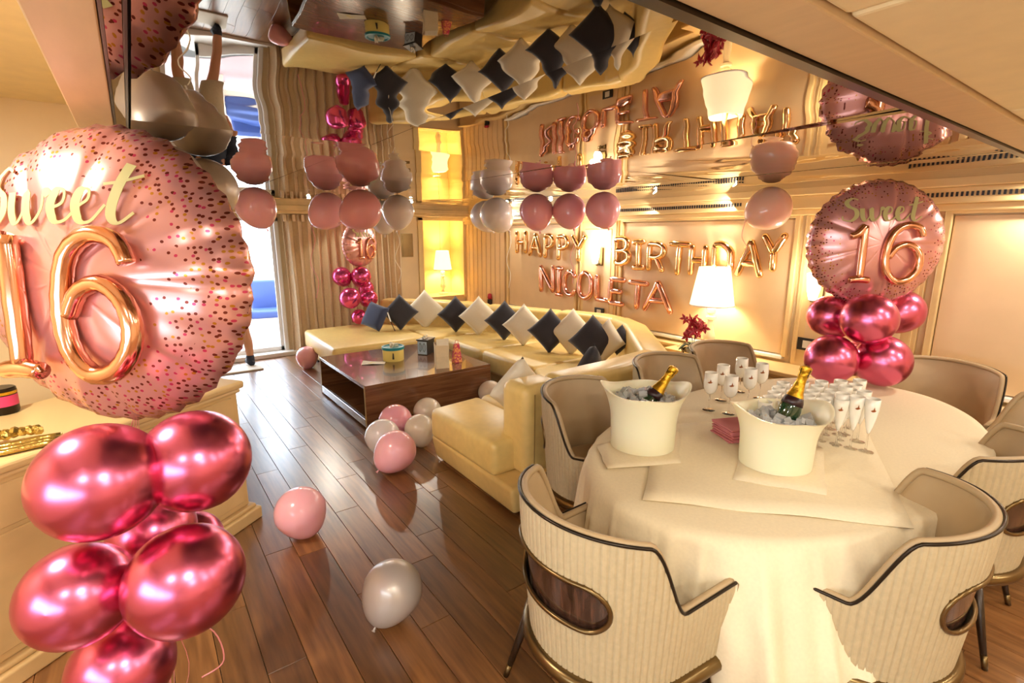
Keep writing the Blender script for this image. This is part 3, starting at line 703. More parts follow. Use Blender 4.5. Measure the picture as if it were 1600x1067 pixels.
band([(4.31, 4.71), (3.93, 5.75)], 0.25, 0.2, 0.77)
band([(3.92, 5.76), (3.62, 6.5), (3.0, 7.24)], 0.25, 0.2, 0.77)
# piping seams along the near back
MB().tube([(1.87, 2.296, 0.22), (1.87, 2.296, 0.74)], 0.003, 5).tube([(2.42, 2.302, 0.22), (2.42, 2.302, 0.77)], 0.003, 5).obj('piping', 'seam', sofa, off=SO)
for q in ((1.8, 5.85), (1.86, 6.95), (2.9, 5.9), (3.2, 3.6), (4.2, 3.7), (1.75, 2.5), (1.75, 3.2), (3.1, 2.6), (3.2, 5.3), (3.5, 6.3)):
    MB().lathe([(0.03, 0), (0.035, 0.07)], 10, Matrix.Translation((q[0]-SO[0], q[1]-SO[1], 0))).obj('foot', 'darkwood_leg', sofa)

# cushions
def cushion_mesh(s, th=0.075):
    n = 14; vs = []; fs = []
    for side in (1, -1):
        for j in range(n+1):
            for i in range(n+1):
                u = -1+2*i/n; v = -1+2*j/n
                e = (1-u**4)*(1-v**4)
                pin = 1-0.06*(1-abs(u)**2.5)*abs(v)**3; pin2 = 1-0.06*(1-abs(v)**2.5)*abs(u)**3
                vs.append((u*s/2*pin2, side*th*max(e, 0)**0.45, v*s/2*pin))
    N1 = (n+1)**2
    for sd in (0, 1):
        for j in range(n):
            for i in range(n):
                a = sd*N1+j*(n+1)+i
                fs.append((a, a+1, a+n+2, a+n+1))
    return MB().add(vs, fs)
CPROTO = {}
def cushion(c, col, s, az, label, roll=45, lean=14):
    key = col
    if key not in CPROTO:
        mb_ = cushion_mesh(1.0, 0.19)
        o = mb_.obj('cushion_cover', col, None, smooth=True)
        bm = bmesh.new(); bm.from_mesh(o.data); bmesh.ops.remove_doubles(bm, verts=bm.verts, dist=1e-5)
        bmesh.ops.recalc_face_normals(bm, faces=bm.faces); bm.to_mesh(o.data); bm.free()
        edge = [(-.5, 0, -.5), (.5, 0, -.5), (.5, 0, .5), (-.5, 0, .5)]
        CPROTO[key] = o.data; bpy.data.objects.remove(o)
    t = bpy.data.objects.new('throw_cushion', CPROTO[key]); COL.objects.link(t)
    t.scale = (s, s, s); t.location = c
    t.matrix_world = Matrix.Translation(c) @ Matrix.Rotation(az, 4, 'Z') @ Matrix.Rotation(rad(-lean), 4, 'X') @ Matrix.Rotation(rad(roll), 4, 'Y') @ Matrix.Scale(s, 4)
    tag(t, label, 'cushion', 'throw cushions along the corner sofa')
    return t
# (u, v, height px, material, azimuth of local -Y (front) ..., label)
CUS = [
 (586, 494, 58, 'navy_cushion', -60, 'navy cushion lying first from the far bouquet, turned on its side', 14, 24),
 (625, 488, 60, 'dark_cushion', -25, 'black cushion right of the navy one, leftmost black diamond', 45, 14),
 (664, 484, 66, 'cream_cushion', -28, 'cream cushion standing in front of the niche lamp', 45, 14),
 (712, 491, 60, 'dark_cushion', -32, 'black cushion between niche lamp cushion and red-tagged cream one', 45, 14),
 (748, 494, 66, 'cream_cushion', -36, 'cream cushion second of its colour from the far corner', 45, 14),
 (788, 501, 66, 'dark_cushion', -40, 'black cushion at the middle of the row, under the letter A', 45, 14),
 (818, 508, 70, 'cream_cushion', -43, 'cream cushion third of its colour from the far corner', 45, 14),
 (859, 517, 74, 'dark_cushion', -46, 'black cushion under the letter N of the lower word', 45, 14),
 (894, 519, 78, 'cream_cushion', -50, 'large cream cushion, fourth of its colour from the far corner', 45, 14),
 (926, 531, 84, 'dark_cushion', -62, 'big black cushion slumped against the right end of the row', 38, 20),
 (947, 532, 74, 'cream_cushion', -82, 'cream cushion seen edge-on near the sofa corner', 45, 10),
 (968, 531, 52, 'dark_cushion', -100, 'small-looking black cushion last at the sofa corner, nearest the lamp', 45, 10),
]
for (u, v, hp, col, az, lab, roll, lean) in CUS:
    c = atz(u, v, 0.66 if col != 'navy_cushion' else 0.62); dep = (c-CAM).dot(F_)
    s = hp*dep/791/1.30/1.12
    cushion(c, col, s, rad(az), lab, roll, lean)
cushion(Vector((2.06, 2.72, 0.64)), 'cream_cushion', 0.35, rad(182), 'cream cushion on the near sofa end, tip above the backrest', 45, 12)
cushion(Vector((2.95, 2.92, 0.57)), 'dark_cushion', 0.36, rad(200), 'black cushion half hidden low behind the near backrest', 45, 12)

# ------------------------------------------------------------------ table lamps
def table_lamp(loc, H, sw, label, shade, power, col):
    t = thing('table_lamp', label, 'lamp', loc)
    k = H/1.0
    prof = [(0, 0), (0.11, 0), (0.11, 0.025), (0.075, 0.04), (0.05, 0.055), (0.035, 0.075), (0.025, 0.11), (0.03, 0.125), (0.06, 0.16), (0.068, 0.19), (0.05, 0.25), (0.032, 0.33), (0.028, 0.38), (0.04, 0.39), (0.055, 0.40), (0.055, 0.43), (0.03, 0.44), (0.03, 0.46), (0.05, 0.475), (0.05, 0.52), (0.02, 0.54), (0.015, 0.6), (0, 0.6)]
    MB().lathe([(r*k, z*k) for r, z in prof], 20).obj('lamp_base', 'lamp_base', t, smooth=True, autosmooth=50)
    MB().lathe([(sw*k, 0.56*k), (sw*0.985*k, 0.575*k), (sw*0.7*k, 0.985*k), (sw*0.69*k, 1.0*k)], 32, cap=False).obj('lamp_shade', shade, t, smooth=True, solid=0.004)
    MB().lathe([(sw*1.003*k, 0.556*k), (sw*1.003*k, 0.572*k)], 32, cap=False).obj('shade_trim', 'white_line', t, smooth=True, solid=0.005)
    MB().lathe([(0.0, 0.6), (0.03, 0.63), (0.04, 0.67), (0.03, 0.71), (0, 0.73)], 12, Matrix.Scale(k, 4)).obj('bulb', 'frost', t, smooth=True)
    light('lamp_bulb_light', 'POINT', (loc[0], loc[1], loc[2]+0.78*k), power, col, 0.06)
    return t
table_lamp((4.50, 2.80, 0.55), 0.84, 0.245, 'large lit table lamp with cream shade on the ledge behind the orchid', 'shade', 24, (1, 0.90, 0.72))
table_lamp((4.37, 7.98, 0.66), 0.76, 0.21, 'lit table lamp in the yellow wall niche above the sofa', 'shade_far', 30, (1.0, 0.80, 0.42))
# wall sconces
def sconce(y, z, label, pw=20):
    t = thing('wall_sconce', label, 'lamp', (4.664, y, z), group='lit sconces on the right wall')
    MB().box(-0.02, 0, -0.05, 0.05, -0.12, 0.1).obj('back_plate', 'bronze', t, bevel=0.004)
    MB().lathe([(0.0, -0.1), (0.03, -0.09), (0.05, 0.0), (0.06, 0.13), (0.058, 0.13)], 20, Matrix.Translation((-0.09, 0, 0)), cap=False).obj('glass_shade', 'sconce', t, smooth=True)
    MB().tube([(-0.01, 0, -0.09), (-0.05, 0, -0.12), (-0.09, 0, -0.1)], 0.008, 8).obj('arm', 'bronze', t, smooth=True)
    light('sconce_light', 'POINT', (4.50, y, z+0.1), pw, (1, 0.91, 0.76), 0.05)
sconce(4.47, 1.44, 'bright wall sconce glowing between HAPPY and BIRTHDAY')
sconce(1.92, 1.25, 'wall sconce glowing behind the right foil balloon', 10)
# red ornament on sofa back
rl = atx(764, 462, 4.9)
t = thing('red_lantern', 'tiny red and dark ornament behind the cushions', 'ornament', (4.64, 6.9, 0.55))
MB().lathe([(0.0, 0), (0.04, 0), (0.04, 0.10), (0.0, 0.10)], 12).obj('stand', 'black', t)
MB().lathe([(0.0, 0.1), (0.03, 0.105), (0.04, 0.13), (0.03, 0.19), (0, 0.2)], 12).obj('red_body', 'petal', t, smooth=True)

# ------------------------------------------------------------------ letters on the wall
ST = {  # strokes in a 1 x 1 box
 'H': [[(0, 0), (0, 1)], [(1, 0), (1, 1)], [(0, .5), (1, .5)]],
 'A': [[(0, 0), (.5, 1)], [(.5, 1), (1, 0)], [(.2, .35), (.8, .35)]],
 'P': [[(0, 0), (0, 1)], [(0, 1), (.6, 1), (1, .88), (1, .62), (.6, .48), (0, .48)]],
 'Y': [[(0, 1), (.5, .5)], [(1, 1), (.5, .5)], [(.5, .5), (.5, 0)]],
 'B': [[(0, 0), (0, 1)], [(0, 1), (.6, 1), (.95, .88), (.9, .62), (.5, .53), (0, .53)], [(.5, .53), (1, .4), (1, .14), (.6, 0), (0, 0)]],
 'I': [[(.5, 0), (.5, 1)], [(.1, 1), (.9, 1)], [(.1, 0), (.9, 0)]],
 'R': [[(0, 0), (0, 1)], [(0, 1), (.6, 1), (1, .88), (1, .64), (.6, .5), (0, .5)], [(.5, .5), (1, 0)]],
 'T': [[(.5, 0), (.5, 1)], [(0, 1), (1, 1)]],
 'D': [[(0, 0), (0, 1)], [(0, 1), (.5, 1), (.95, .78), (1, .5), (.95, .22), (.5, 0), (0, 0)]],
 'N': [[(0, 0), (0, 1)], [(0, 1), (1, 0)], [(1, 0), (1, 1)]],
 'C': [[(1, .82), (.75, 1), (.3, .98), (0, .7), (0, .3), (.3, .02), (.75, 0), (1, .18)]],
 'O': [[(.5, 1), (.1, .85), (0, .5), (.1, .15), (.5, 0), (.9, .15), (1, .5), (.9, .85), (.5, 1)]],
 'L': [[(0, 1), (0, 0)], [(0, 0), (1, 0)]],
 'E': [[(0, 0), (0, 1)], [(0, 1), (1, 1)], [(0, .5), (.8, .5)], [(0, 0), (1, 0)]],
}
def letter(ch, u0, u1, v0, v1, m_, label):
    X = 4.63
    a = atx(u0, (v0+v1)/2, X); b = atx(u1, (v0+v1)/2, X)     # a.y > b.y
    c = (a+b)/2; top = atx((u0+u1)/2, v0, X).z; bot = atx((u0+u1)/2, v1, X).z
    w = abs(a.y-b.y); h = top-bot; r = 0.036
    r = min(r, w*0.225)
    w2 = w-2*r; h2 = h-2*r
    mb_ = MB()
    for st in ST[ch]:
        pts = [(0, -(px-0.5)*w2, (pz-0.5)*h2) for px, pz in st]
        if len(pts) > 2: pts = smoothpath(pts, 4)
        else: pts = [Vector(pts[0]).lerp(Vector(pts[1]), k/6) for k in range(7)]
        n = len(pts)
        rr = [r*(0.88+0.12*sin(pi*i/(n-1))) if 0 < i < n-1 else r*0.62 for i in range(n)]
        # foil crimp: alternate radius
        rr = [q*(1.0 if i % 2 else 0.93) for i, q in enumerate(rr)]
        P = list(pts); d0 = (Vector(P[0])-Vector(P[1])).normalized(); d1 = (Vector(P[-1])-Vector(P[-2])).normalized()
        P = [Vector(P[0])+d0*r*0.5]+P+[Vector(P[-1])+d1*r*0.5]; rr = [r*0.4]+[max(q, r*0.85) for q in rr]+[r*0.4]
        mb_.tube(P, rr, 10)
    o = mb_.obj('letter_balloon', m_, None, smooth=True)
    o.location = (X, c.y, (top+bot)/2)
    o.rotation_euler = (rad(random.uniform(-3, 3)), 0, rad(random.uniform(-4, 4)))
    tag(o, label, 'balloon', 'foil letter balloons on the wall')
random.seed(11)
LT = [('H', 806, 824, 359, 398), ('A', 826, 848, 362, 403), ('P', 850, 866, 364, 406), ('P', 870, 889, 365, 409), ('Y', 892, 917, 365, 411),
      ('B', 959, 986, 368, 416), ('I', 985, 1012, 373, 423), ('R', 1010, 1041, 376, 427), ('T', 1042, 1080, 376, 433), ('H', 1076, 1106, 379, 434), ('D', 1111, 1148, 376, 436), ('A', 1148, 1197, 371, 436), ('Y', 1187, 1232, 361, 428)]
LN = [('N', 843, 867, 412, 459), ('I', 866, 882, 415, 464), ('C', 880, 901, 421, 464), ('O', 902, 927, 421, 470), ('L', 929, 955, 427, 473), ('E', 951, 978, 432, 479), ('T', 979, 1014, 437, 486), ('A', 1003, 1054, 436, 491)]
ords = {('H', 0): 'gold foil letter H starting the word HAPPY', ('A', 1): 'gold foil letter A in the word HAPPY', ('P', 2): 'gold foil letter P, first of two in HAPPY', ('P', 3): 'gold foil letter P, second of two in HAPPY', ('Y', 4): 'gold foil letter Y ending the word HAPPY'}
for i, (ch, a, b, c, d) in enumerate(LT):
    lab = ords.get((ch, i)) or 'gold foil letter %s in the word BIRTHDAY on the wall' % ch
    letter(ch, a, b, c, d, 'gold_letter', lab)
for i, (ch, a, b, c, d) in enumerate(LN):
    letter(ch, a, b, c, d, 'rose_letter', 'rose foil letter %s in the lower word NICOLETA' % ch)
# thin strings carrying the letters
for (zz, y0, y1, lab) in ((1.50, 7.5, 2.6, 'thin string holding up the HAPPY BIRTHDAY letters'), (1.13, 6.9, 4.0, 'thin string holding up the NICOLETA letters')):
    pass

# ------------------------------------------------------------------ latex balloons
def bprof(n=22):
    P = []
    for i in range(n+1):
        t = i/n*pi
        z = -cos(t); r = sin(t)*(1-0.0*z)
        if z < 0: zz = z*(1.18); r = sin(t)**1.0*(1+0.16*z*0.9)
        else: zz = z
        P.append((max(r, 0.0), zz))
    return P
BP = {}
def balloon(c, r, m_, label, axis=(0, 0, 1), stretch=1.0, group=None, parent=None, name='balloon'):
    """axis points from the knot to the crown"""
    if m_ not in BP:
        o = MB().lathe([(0.0, -1.18)]+[p for p in bprof()[1:-1]]+[(0, 1.0)], 40, cap=False).obj('b', m_, None, smooth=True); BP[m_] = o.data; bpy.data.objects.remove(o)
        k = MB().lathe([(0.03, -1.14), (0.022, -1.2), (0.05, -1.24), (0.03, -1.26), (0.07, -1.33), (0.0, -1.32)], 10, cap=False).obj('k', m_, None, smooth=True); BP[m_+'k'] = k.data; bpy.data.objects.remove(k)
    o = bpy.data.objects.new(name, BP[m_]); COL.objects.link(o)
    k = bpy.data.objects.new('knot', BP[m_+'k']); COL.objects.link(k); k.parent = o
    q = Vector(axis).normalized().to_track_quat('Z', 'Y')
    base = Vector(parent.location) if parent else Vector((0, 0, 0))
    o.location = Vector(c)-base; o.rotation_euler = q.to_euler(); o.scale = (r, r, r*stretch)
    if parent: o.parent = parent
    elif label:
        tag(o, label, 'balloon', group)
    return o
def ribbon(pts, m_, label, r=0.0035, n=6, parent=None):
    if parent: pts = [Vector(p)-parent.location for p in pts]
    o = MB().tube(smoothpath(pts, n), r, 5, squash=0.35).obj('ribbon', m_, parent, smooth=True)
    if not parent: tag(o, label, 'ribbon')
    return o
FG = 'loose balloons on the wooden floor'
def floorb(u, v, rp, m_, label, axis, fr=None):
    """u,v = centre pixel; the ball rests on the floor"""
    d = ray(u, v).normalized()
    # solve depth so that centre height == radius
    t = 3.0
    for _ in range(40):
        c = CAM+d*t; dep = (c-CAM).dot(F_); r = rp*dep/791
        t *= 1+ (c.z-r)*0.25/abs(d.z)/t
    ax = Vector(axis).normalized()
    # lift so that the lowest point (tail side) touches
    low = r*(1.0+0.10*max(0, ax.z)) 
    c.z = low
    return balloon(c, r, m_, label, axis, 1.0, FG)
floorb(470, 803, 38.5, 'lat_pink', 'pink balloon alone on the open floor near the sideboard', (-0.25, 0.0, 0.9))
floorb(613, 925, 46, 'pearl', 'silver pearl balloon, nearest one on the floor', (0.62, 0.2, 0.75))
floorb(618, 706, 32, 'lat_pink', 'bright pink balloon in front of the coffee table group', (0.75, 0.1, 0.55))
floorb(598, 684, 27, 'lat_white', 'white balloon behind the bright pink one at the table corner', (0, 0.3, 0.9))
floorb(618, 660, 26, 'lat_mauve', 'mauve pink balloon against the coffee table side', (0.1, 0.4, 0.9))
floorb(656, 673, 24, 'lat_cream', 'creamy balloon touching the near sofa corner', (0.0, 0.3, 0.9))
floorb(668, 645, 22, 'lat_cream', 'creamy balloon between coffee table and sofa seat', (0.2, 0.4, 0.9))
floorb(766, 615, 19, 'lat_cream', 'creamy balloon peeking over the near sofa seat', (0.2, 0.4, 0.9))
floorb(480, 559, 16.5, 'lat_pink', 'small pink balloon by the curtain at the end of the chaise', (0.1, 0.1, 1))
CG = 'balloons floating against the mirrored ceiling'
def ceilb(u, v, rp, m_, label, axis=(0, 0, 1), tail=None, maxx=None):
    d = ray(u, v).normalized(); t = 5.0; top = ZC-0.014
    for _ in range(60):
        c = CAM+d*t; dep = (c-CAM).dot(F_); r = rp*dep/791
        t *= 1+(top-(c.z+r))*0.5/(d.z+rp/791)/t if (d.z+rp/791) > 0.005 else 1
    if maxx and c.x+r > maxx:
        s = (maxx-rp/791*1.0*6)/c.x; c = CAM+(c-CAM)*s; r *= s
    c.z = top-r*1.0
    ax = Vector(axis).normalized()
    if ax.z < 0.95: c.z = top-r*(1.0+0.06*(1-ax.z))
    b = balloon(c, r, m_, label, axis, 1.0, CG)
    if tail:
        kn = Vector(c)-ax*r*1.3
        ribbon([kn, kn+Vector((0.02, 0, -0.1*tail)), kn+Vector((-0.03, 0.01, -0.25*tail)), kn+Vector((0.03, 0.02, -0.38*tail)), kn+Vector((-0.01, 0.0, -0.5*tail))], 'ribbon_white' if m_ in ('lat_white', 'pearl') else 'ribbon_pink', 'curly ribbon dangling from the ' + label)
    return b
ceilb(400, 323, 30, 'lat_pink', 'pink balloon above the glass door', (-0.3, 0.2, 0.9))
ceilb(512, 329, 28, 'lat_pink', 'pink balloon above the curtain, left of three', (0.7, 0.1, 0.6), 1.3)
ceilb(565, 327, 31, 'lat_mauve', 'mauve balloon above the far foil balloon', (0.8, -0.2, 0.5))
ceilb(600, 338, 24, 'lat_white', 'white balloon half hidden behind mauve and white ones', (0, 0, 1))
ceilb(622, 330, 25, 'lat_white', 'white balloon left of the yellow niche', (0.1, 0, 1), 1.0)
ceilb(758, 337, 23, 'lat_white', 'white balloon right of the niche, the hind one of two', (-0.5, 0, 0.8))
ceilb(776, 335, 26, 'lat_white', 'white balloon right of the niche, the front one of two', (-0.6, 0.1, 0.7), 1.2)
ceilb(838, 330, 26.5, 'lat_mauve', 'pink balloon above the word HAPPY, left of three', (0, 0.3, 1))
ceilb(889, 329, 26, 'lat_mauve', 'pink balloon above the word HAPPY, middle of three', (0.1, 0.45, 0.8), 1.0)
ceilb(942, 327, 27, 'lat_mauve', 'pink balloon above the glowing sconce, right of three', (0.1, 0.45, 0.8))
# peach balloon near the right wall
pc_ = CAM+ray(1201, 329)*(4.1/ray(1201, 329).x)
rp_ = 33*((pc_-CAM).dot(F_))/791
pc_.z = ZC-0.02-rp_*1.02
balloon(pc_, rp_, 'lat_peach', 'peach balloon above the letters AY near the right wall', (0.75, -0.35, 0.4), 1.0, CG)
kn = pc_-Vector((0.75, -0.35, 0.4)).normalized()*rp_*1.3
ribbon([kn, kn+Vector((0, 0.02, -0.12)), kn+Vector((0.02, -0.02, -0.22)), kn+Vector((-0.01, 0.02, -0.33))], 'ribbon_pink', 'pink ribbon dangling from the peach balloon')
# pearl balloons behind the left foil
ceilb(322, 296, 46, 'pearl', 'pearl grey ceiling balloon peeking over the left foil balloon', (0.1, 0, 1), 0.6)
ceilb(262, 280, 52, 'pearl', 'larger pearl grey ceiling balloon hidden behind the left foil balloon', (0, 0.1, 1), 0.4)

# ------------------------------------------------------------------ foil bouquets
def foil_disc(r, th):
    """inflated round foil in local XZ, front = -Y"""
    nr, na = 16, 144; vs = [(0, -th, 0)]; fs = []
    def pt(i, k, side):
        t = i/nr; a = 2*pi*k/na
        w = (sin(a*18)*0.6+sin(a*11+1)*0.3)*0.010*r/0.42*t**3
        sc = 1+0.012*t**6*sin(a*36)
        prof = th*(1-t**2.6)**0.62
        creases = -0.010*(r/0.42)*max(0, cos(a*9.0+0.4))**24*(t**1.3)*(1-t)**0.2
        y = side*(prof+(w if t < 1 else 0)+creases)
        if t >= 1: y = 0.004*sin(a*36)
        return (r*t*sc*cos(a), y, r*t*sc*sin(a))
    for i in range(1, nr+1):
        for k in range(na): vs.append(pt(i, k, -1))
    for k in range(na): fs.append((0, 1+k, 1+(k+1) % na))
    for i in range(nr-1):
        for k in range(na):
            a = 1+i*na+k; b = 1+i*na+(k+1) % na; fs.append((a, b, b+na, a+na))
    b0 = len(vs); vs.append((0, th, 0))
    for i in range(1, nr):
        for k in range(na): vs.append(pt(i, k, 1))
    for k in range(na): fs.append((b0, b0+1+(k+1) % na, b0+1+k))
    for i in range(nr-2):
        for k in range(na):
            a = b0+1+i*na+k; b = b0+1+i*na+(k+1) % na; fs.append((b, a, a+na, b+na))
    for k in range(na):
        a = b0+1+(nr-2)*na+k; b = b0+1+(nr-2)*na+(k+1) % na; c = 1+(nr-1)*na+k; d = 1+(nr-1)*na+(k+1) % na
        fs.append((b, a, c, d))
    # rim flange
    return MB().add(vs, fs)
def surf_y(x, z, r, th):
    t = min(math.hypot(x, z)/r, 0.98); return -th*(1-t**2.6)**0.62
SWEET = [  # cursive strokes, unit box about 5 wide x 1.6 high
 [(0.75, 1.45), (0.45, 1.55), (0.15, 1.3), (0.25, 1.0), (0.6, 0.75), (0.65, 0.35), (0.35, 0.02), (-0.05, 0.1), (-0.1, 0.35)],
 [(0.95, 0.85), (0.98, 0.3), (1.15, 0.02), (1.38, 0.35), (1.45, 0.85), (1.48, 0.3), (1.65, 0.02), (1.95, 0.4), (2.0, 0.9), (2.15, 0.75)],
 [(2.2, 0.4), (2.55, 0.55), (2.6, 0.85), (2.4, 0.9), (2.22, 0.5), (2.35, 0.08), (2.65, 0.1), (3.0, 0.45), (3.25, 0.65), (3.25, 0.9), (3.05, 0.88), (2.92, 0.5), (3.05, 0.08), (3.35, 0.08), (3.7, 0.5)],
 [(4.15, 1.6), (3.95, 0.9), (3.85, 0.25), (4.05, 0.02), (4.4, 0.3)],
 [(3.6, 1.05), (4.0, 1.12), (4.5, 1.3)],
]
DIG1 = [[(0.0, 0.80), (0.22, 0.86), (0.42, 1.0)], [(0.42, 1.0), (0.42, 0.5), (0.42, 0.04)], [(0.1, 0.0), (0.42, 0.02), (0.74, 0.0)]]
DIG6 = [[(0.98, 0.80), (0.85, 0.96), (0.5, 1.0), (0.18, 0.85), (0.04, 0.5), (0.1, 0.18), (0.35, 0.0), (0.68, 0.02), (0.92, 0.18), (0.97, 0.38), (0.86, 0.56), (0.6, 0.66), (0.3, 0.6), (0.12, 0.42)]]
def bouquet(name_lab, base, fc, fr, faz, ftilt, balls, m_, det=True, froll=0):
    t = thing('balloon_bouquet', name_lab, 'balloons', base, group='sweet sixteen balloon bouquets')
    th = fr*0.36
    d = foil_disc(fr, th).obj('foil_balloon', M_['foil'] if det else 'foil', t, smooth=True)
    d.location = Vector(fc)-Vector(base); d.rotation_euler = Euler((rad(ftilt), rad(froll), faz), 'XYZ')
    def place(pts, k, ox, oz, rr, n=5):
        out = []
        for (px, pz) in pts: 
            out.append(Vector((ox+px*k[0], 0, oz+pz*k[1])))
        out = smoothpath(out, n)
        return out
    # 16
    dg = MB()
    h = fr*0.84; w1 = fr*0.44; w6 = fr*0.50; rr = fr*0.062
    yb = -th-rr*0.7
    for stx, kk, ox in ((DIG1, (w1, h), -fr*0.50), (DIG6, (w6, h), -fr*0.005)):
        for st in stx:
            P = place(st, kk, ox, -fr*0.58, rr)
            P = [Vector((q.x, yb, q.z)) for q in P]
            n = len(P); rad_ = [rr*(0.75+0.25*math.sqrt(max(0, sin(pi*(i+0.5)/n)))) * (1.0 if i % 2 else 0.95) for i in range(n)]
            P = [P[0]]+P+[P[-1]]; rad_ = [rr*0.3]+rad_+[rr*0.3]
            dg.tube(P, rad_, 12, squash=1.0)
    dg.obj('number_sixteen', 'rose_gold', d, smooth=True)
    # Sweet
    sw = MB(); k = fr*0.24
    for si, st in enumerate(SWEET):
        P = place(st, (k, k*0.95), -fr*0.58, fr*0.33, 0, 6)
        vs = []; fs = []
        n = len(P)
        for i in range(n):
            tg = (P[min(i+1, n-1)]-P[max(i-1, 0)]); tg.normalize(); nn = Vector((-tg.z, 0, tg.x))
            wd = fr*(0.009+0.022*max(0, -tg.z)**1.2)
            for s in (-1, 1):
                q = P[i]+nn*wd*s; vs.append((q.x, surf_y(q.x, q.z, fr, th)-0.006*fr/0.42-0.003, q.z))
        for i in range(n-1): fs.append((2*i, 2*i+1, 2*i+3, 2*i+2))
        sw.add(vs, fs)
    sw.obj('sweet_lettering', 'sweet_green', d, solid=0.0015)
    for (c, r, ax) in balls:
        balloon(c, r, m_, None, ax, 1.0, parent=t, name='balloon')
    return t
def toward(c): return math.atan2(-c[0], -c[1])
# left
fcL = atd(182, 434, 1.58)
axisL = atd(215, 800, 1.6)
ballsL = []
for (u, v, rp, dd) in ((158, 752, 92, 1.28), (306, 720, 80, 1.42), (124, 928, 80, 1.30), (290, 905, 86, 1.33), (192, 1040, 74, 1.45), (238, 830, 62, 1.62), (300, 845, 46, 1.9)):
    c = atd(u, v, dd); ax = (c-axisL); ax.z *= 0.5; ax.z += 0.12
    ballsL.append((c, rp*dd/791*0.98, ax))
baseL = Vector((axisL.x, axisL.y, 0))
bq = bouquet('nearest bouquet at left: big pink foil Sweet 16 over chrome pink balloons', baseL, fcL, 0.455, -rad(44), -4, ballsL, 'chrome_pink')
bq['label'] = 'nearest bouquet, big pink foil Sweet 16 above chrome pink balloons at far left'
ctr = [b[0] for b in ballsL]
for k in range(4):
    q = axisL+Vector((0.03*cos(k*1.7), 0.03*sin(k*1.7), 0))
    ribbon([fcL+Vector((0, 0, -0.42)), Vector((q.x, q.y, 0.95)), Vector((q.x, q.y, 0.6)), Vector((q.x+0.02*k, q.y-0.05, 0.3)), Vector((baseL.x, baseL.y, 0.05))], 'ribbon_pink', '', 0.003, parent=bq)
ribbon([Vector((axisL.x, axisL.y, 0.45)), Vector((axisL.x+0.14, axisL.y-0.05, 0.38)), Vector((axisL.x+0.17, axisL.y-0.06, 0.24)), Vector((axisL.x+0.1, axisL.y-0.05, 0.2))], 'ribbon_pink', '', 0.003, parent=bq)
MB().lathe([(0, 0), (0.06, 0), (0.06, 0.05), (0.02, 0.06), (0, 0.06)], 16).obj('weight', 'chrome_pink', bq, smooth=True)
# right
fcR = atd(1365, 380, 3.28)
ballsR = []
axisR = atd(1345, 540, 3.4)
for (u, v, rp, dd) in ((1357, 499, 40, 3.15), (1296, 494, 32, 3.45), (1406, 487, 34, 3.5), (1299, 561, 38, 3.22), (1378, 564, 40, 3.22), (1338, 560, 28, 3.6)):
    c = atd(u, v, dd); ax = c-axisR; ax.z = ax.z*0.5+0.10; ballsR.append((c, rp*dd/791, ax))
baseR = Vector((axisR.x, axisR.y, 0))
bq = bouquet('right-hand bouquet, pink foil Sweet 16 above chrome pink balloons behind the dining table', baseR, fcR, 0.40, -rad(48), -2, ballsR, 'chrome_pink')
for k in range(3):
    ribbon([fcR+Vector((0, 0, -0.4)), axisR+Vector((0.01*k, 0, 0.05)), axisR+Vector((0.02*k, 0, -0.3)), Vector((baseR.x, baseR.y, 0.05))], 'ribbon_pink', '', 0.003, parent=bq)
MB().lathe([(0, 0), (0.06, 0), (0.06, 0.05), (0.02, 0.06), (0, 0.06)], 16).obj('weight', 'chrome_pink', bq, smooth=True)
# far
fcF = atd(562, 382, 7.25)
axisF = atd(553, 450, 7.4)
ballsF = []
for (u, v, rp, dd) in ((534, 432, 15, 7.2), (564, 432, 15.5, 7.25), (547, 466, 16.5, 7.05), (576, 466, 14, 7.3), (561, 495, 12, 7.2), (572, 450, 12, 7.5)):
    c = atd(u, v, dd); ax = c-axisF; ax.z = ax.z*0.2+0.25; ballsF.append((c, rp*dd/791, ax))
baseF = Vector((axisF.x, axisF.y, 0.43))
bq = bouquet('far bouquet, small-looking pink foil 16 above magenta balloons by the curtain', baseF, fcF, 0.32, rad(24), 0, ballsF, 'chrome_pink_far')
ribbon([fcF+Vector((0, 0, -0.3)), axisF, axisF+Vector((0, 0, -0.3)), Vector((baseF.x, baseF.y, 0.48))], 'ribbon_pink', '', 0.004, parent=bq)
MB().lathe([(0, 0), (0.06, 0), (0.06, 0.05), (0.02, 0.06), (0, 0.06)], 16).obj('weight', 'chrome_pink_far', bq, smooth=True)

# ------------------------------------------------------------------ dining table
TX, TY, TA, TB, TZ = 2.57, 1.08, 1.26, 0.70, 0.735
dt = thing('dining_table', 'long oval dining table hidden under white cloths', 'table', (TX, TY, 0))
def se(a, A=1.0, B=1.0, n=2.15):
    ca, sa = cos(a), sin(a)
    return (A*math.copysign(abs(ca)**(2/n), ca), B*math.copysign(abs(sa)**(2/n), sa))
MB().prism([se(2*pi*k/72, TA-0.01, TB-0.01) for k in range(72)], TZ-0.035, TZ-0.003).obj('table_top', 'table_wood', dt)
MB().lathe([(0.0, 0), (0.33, 0), (0.3, 0.03), (0.12, 0.08), (0.1, 0.6), (0.25, 0.7), (0, 0.7)], 24, Matrix.Translation((-0.5, 0, 0))).obj('pedestal', 'table_wood', dt, smooth=True, autosmooth=40)
MB().lathe([(0.0, 0), (0.33, 0), (0.3, 0.03), (0.12, 0.08), (0.1, 0.6), (0.25, 0.7), (0, 0.7)], 24, Matrix.Translation((0.5, 0, 0))).obj('pedestal', 'table_wood', dt, smooth=True, autosmooth=40)
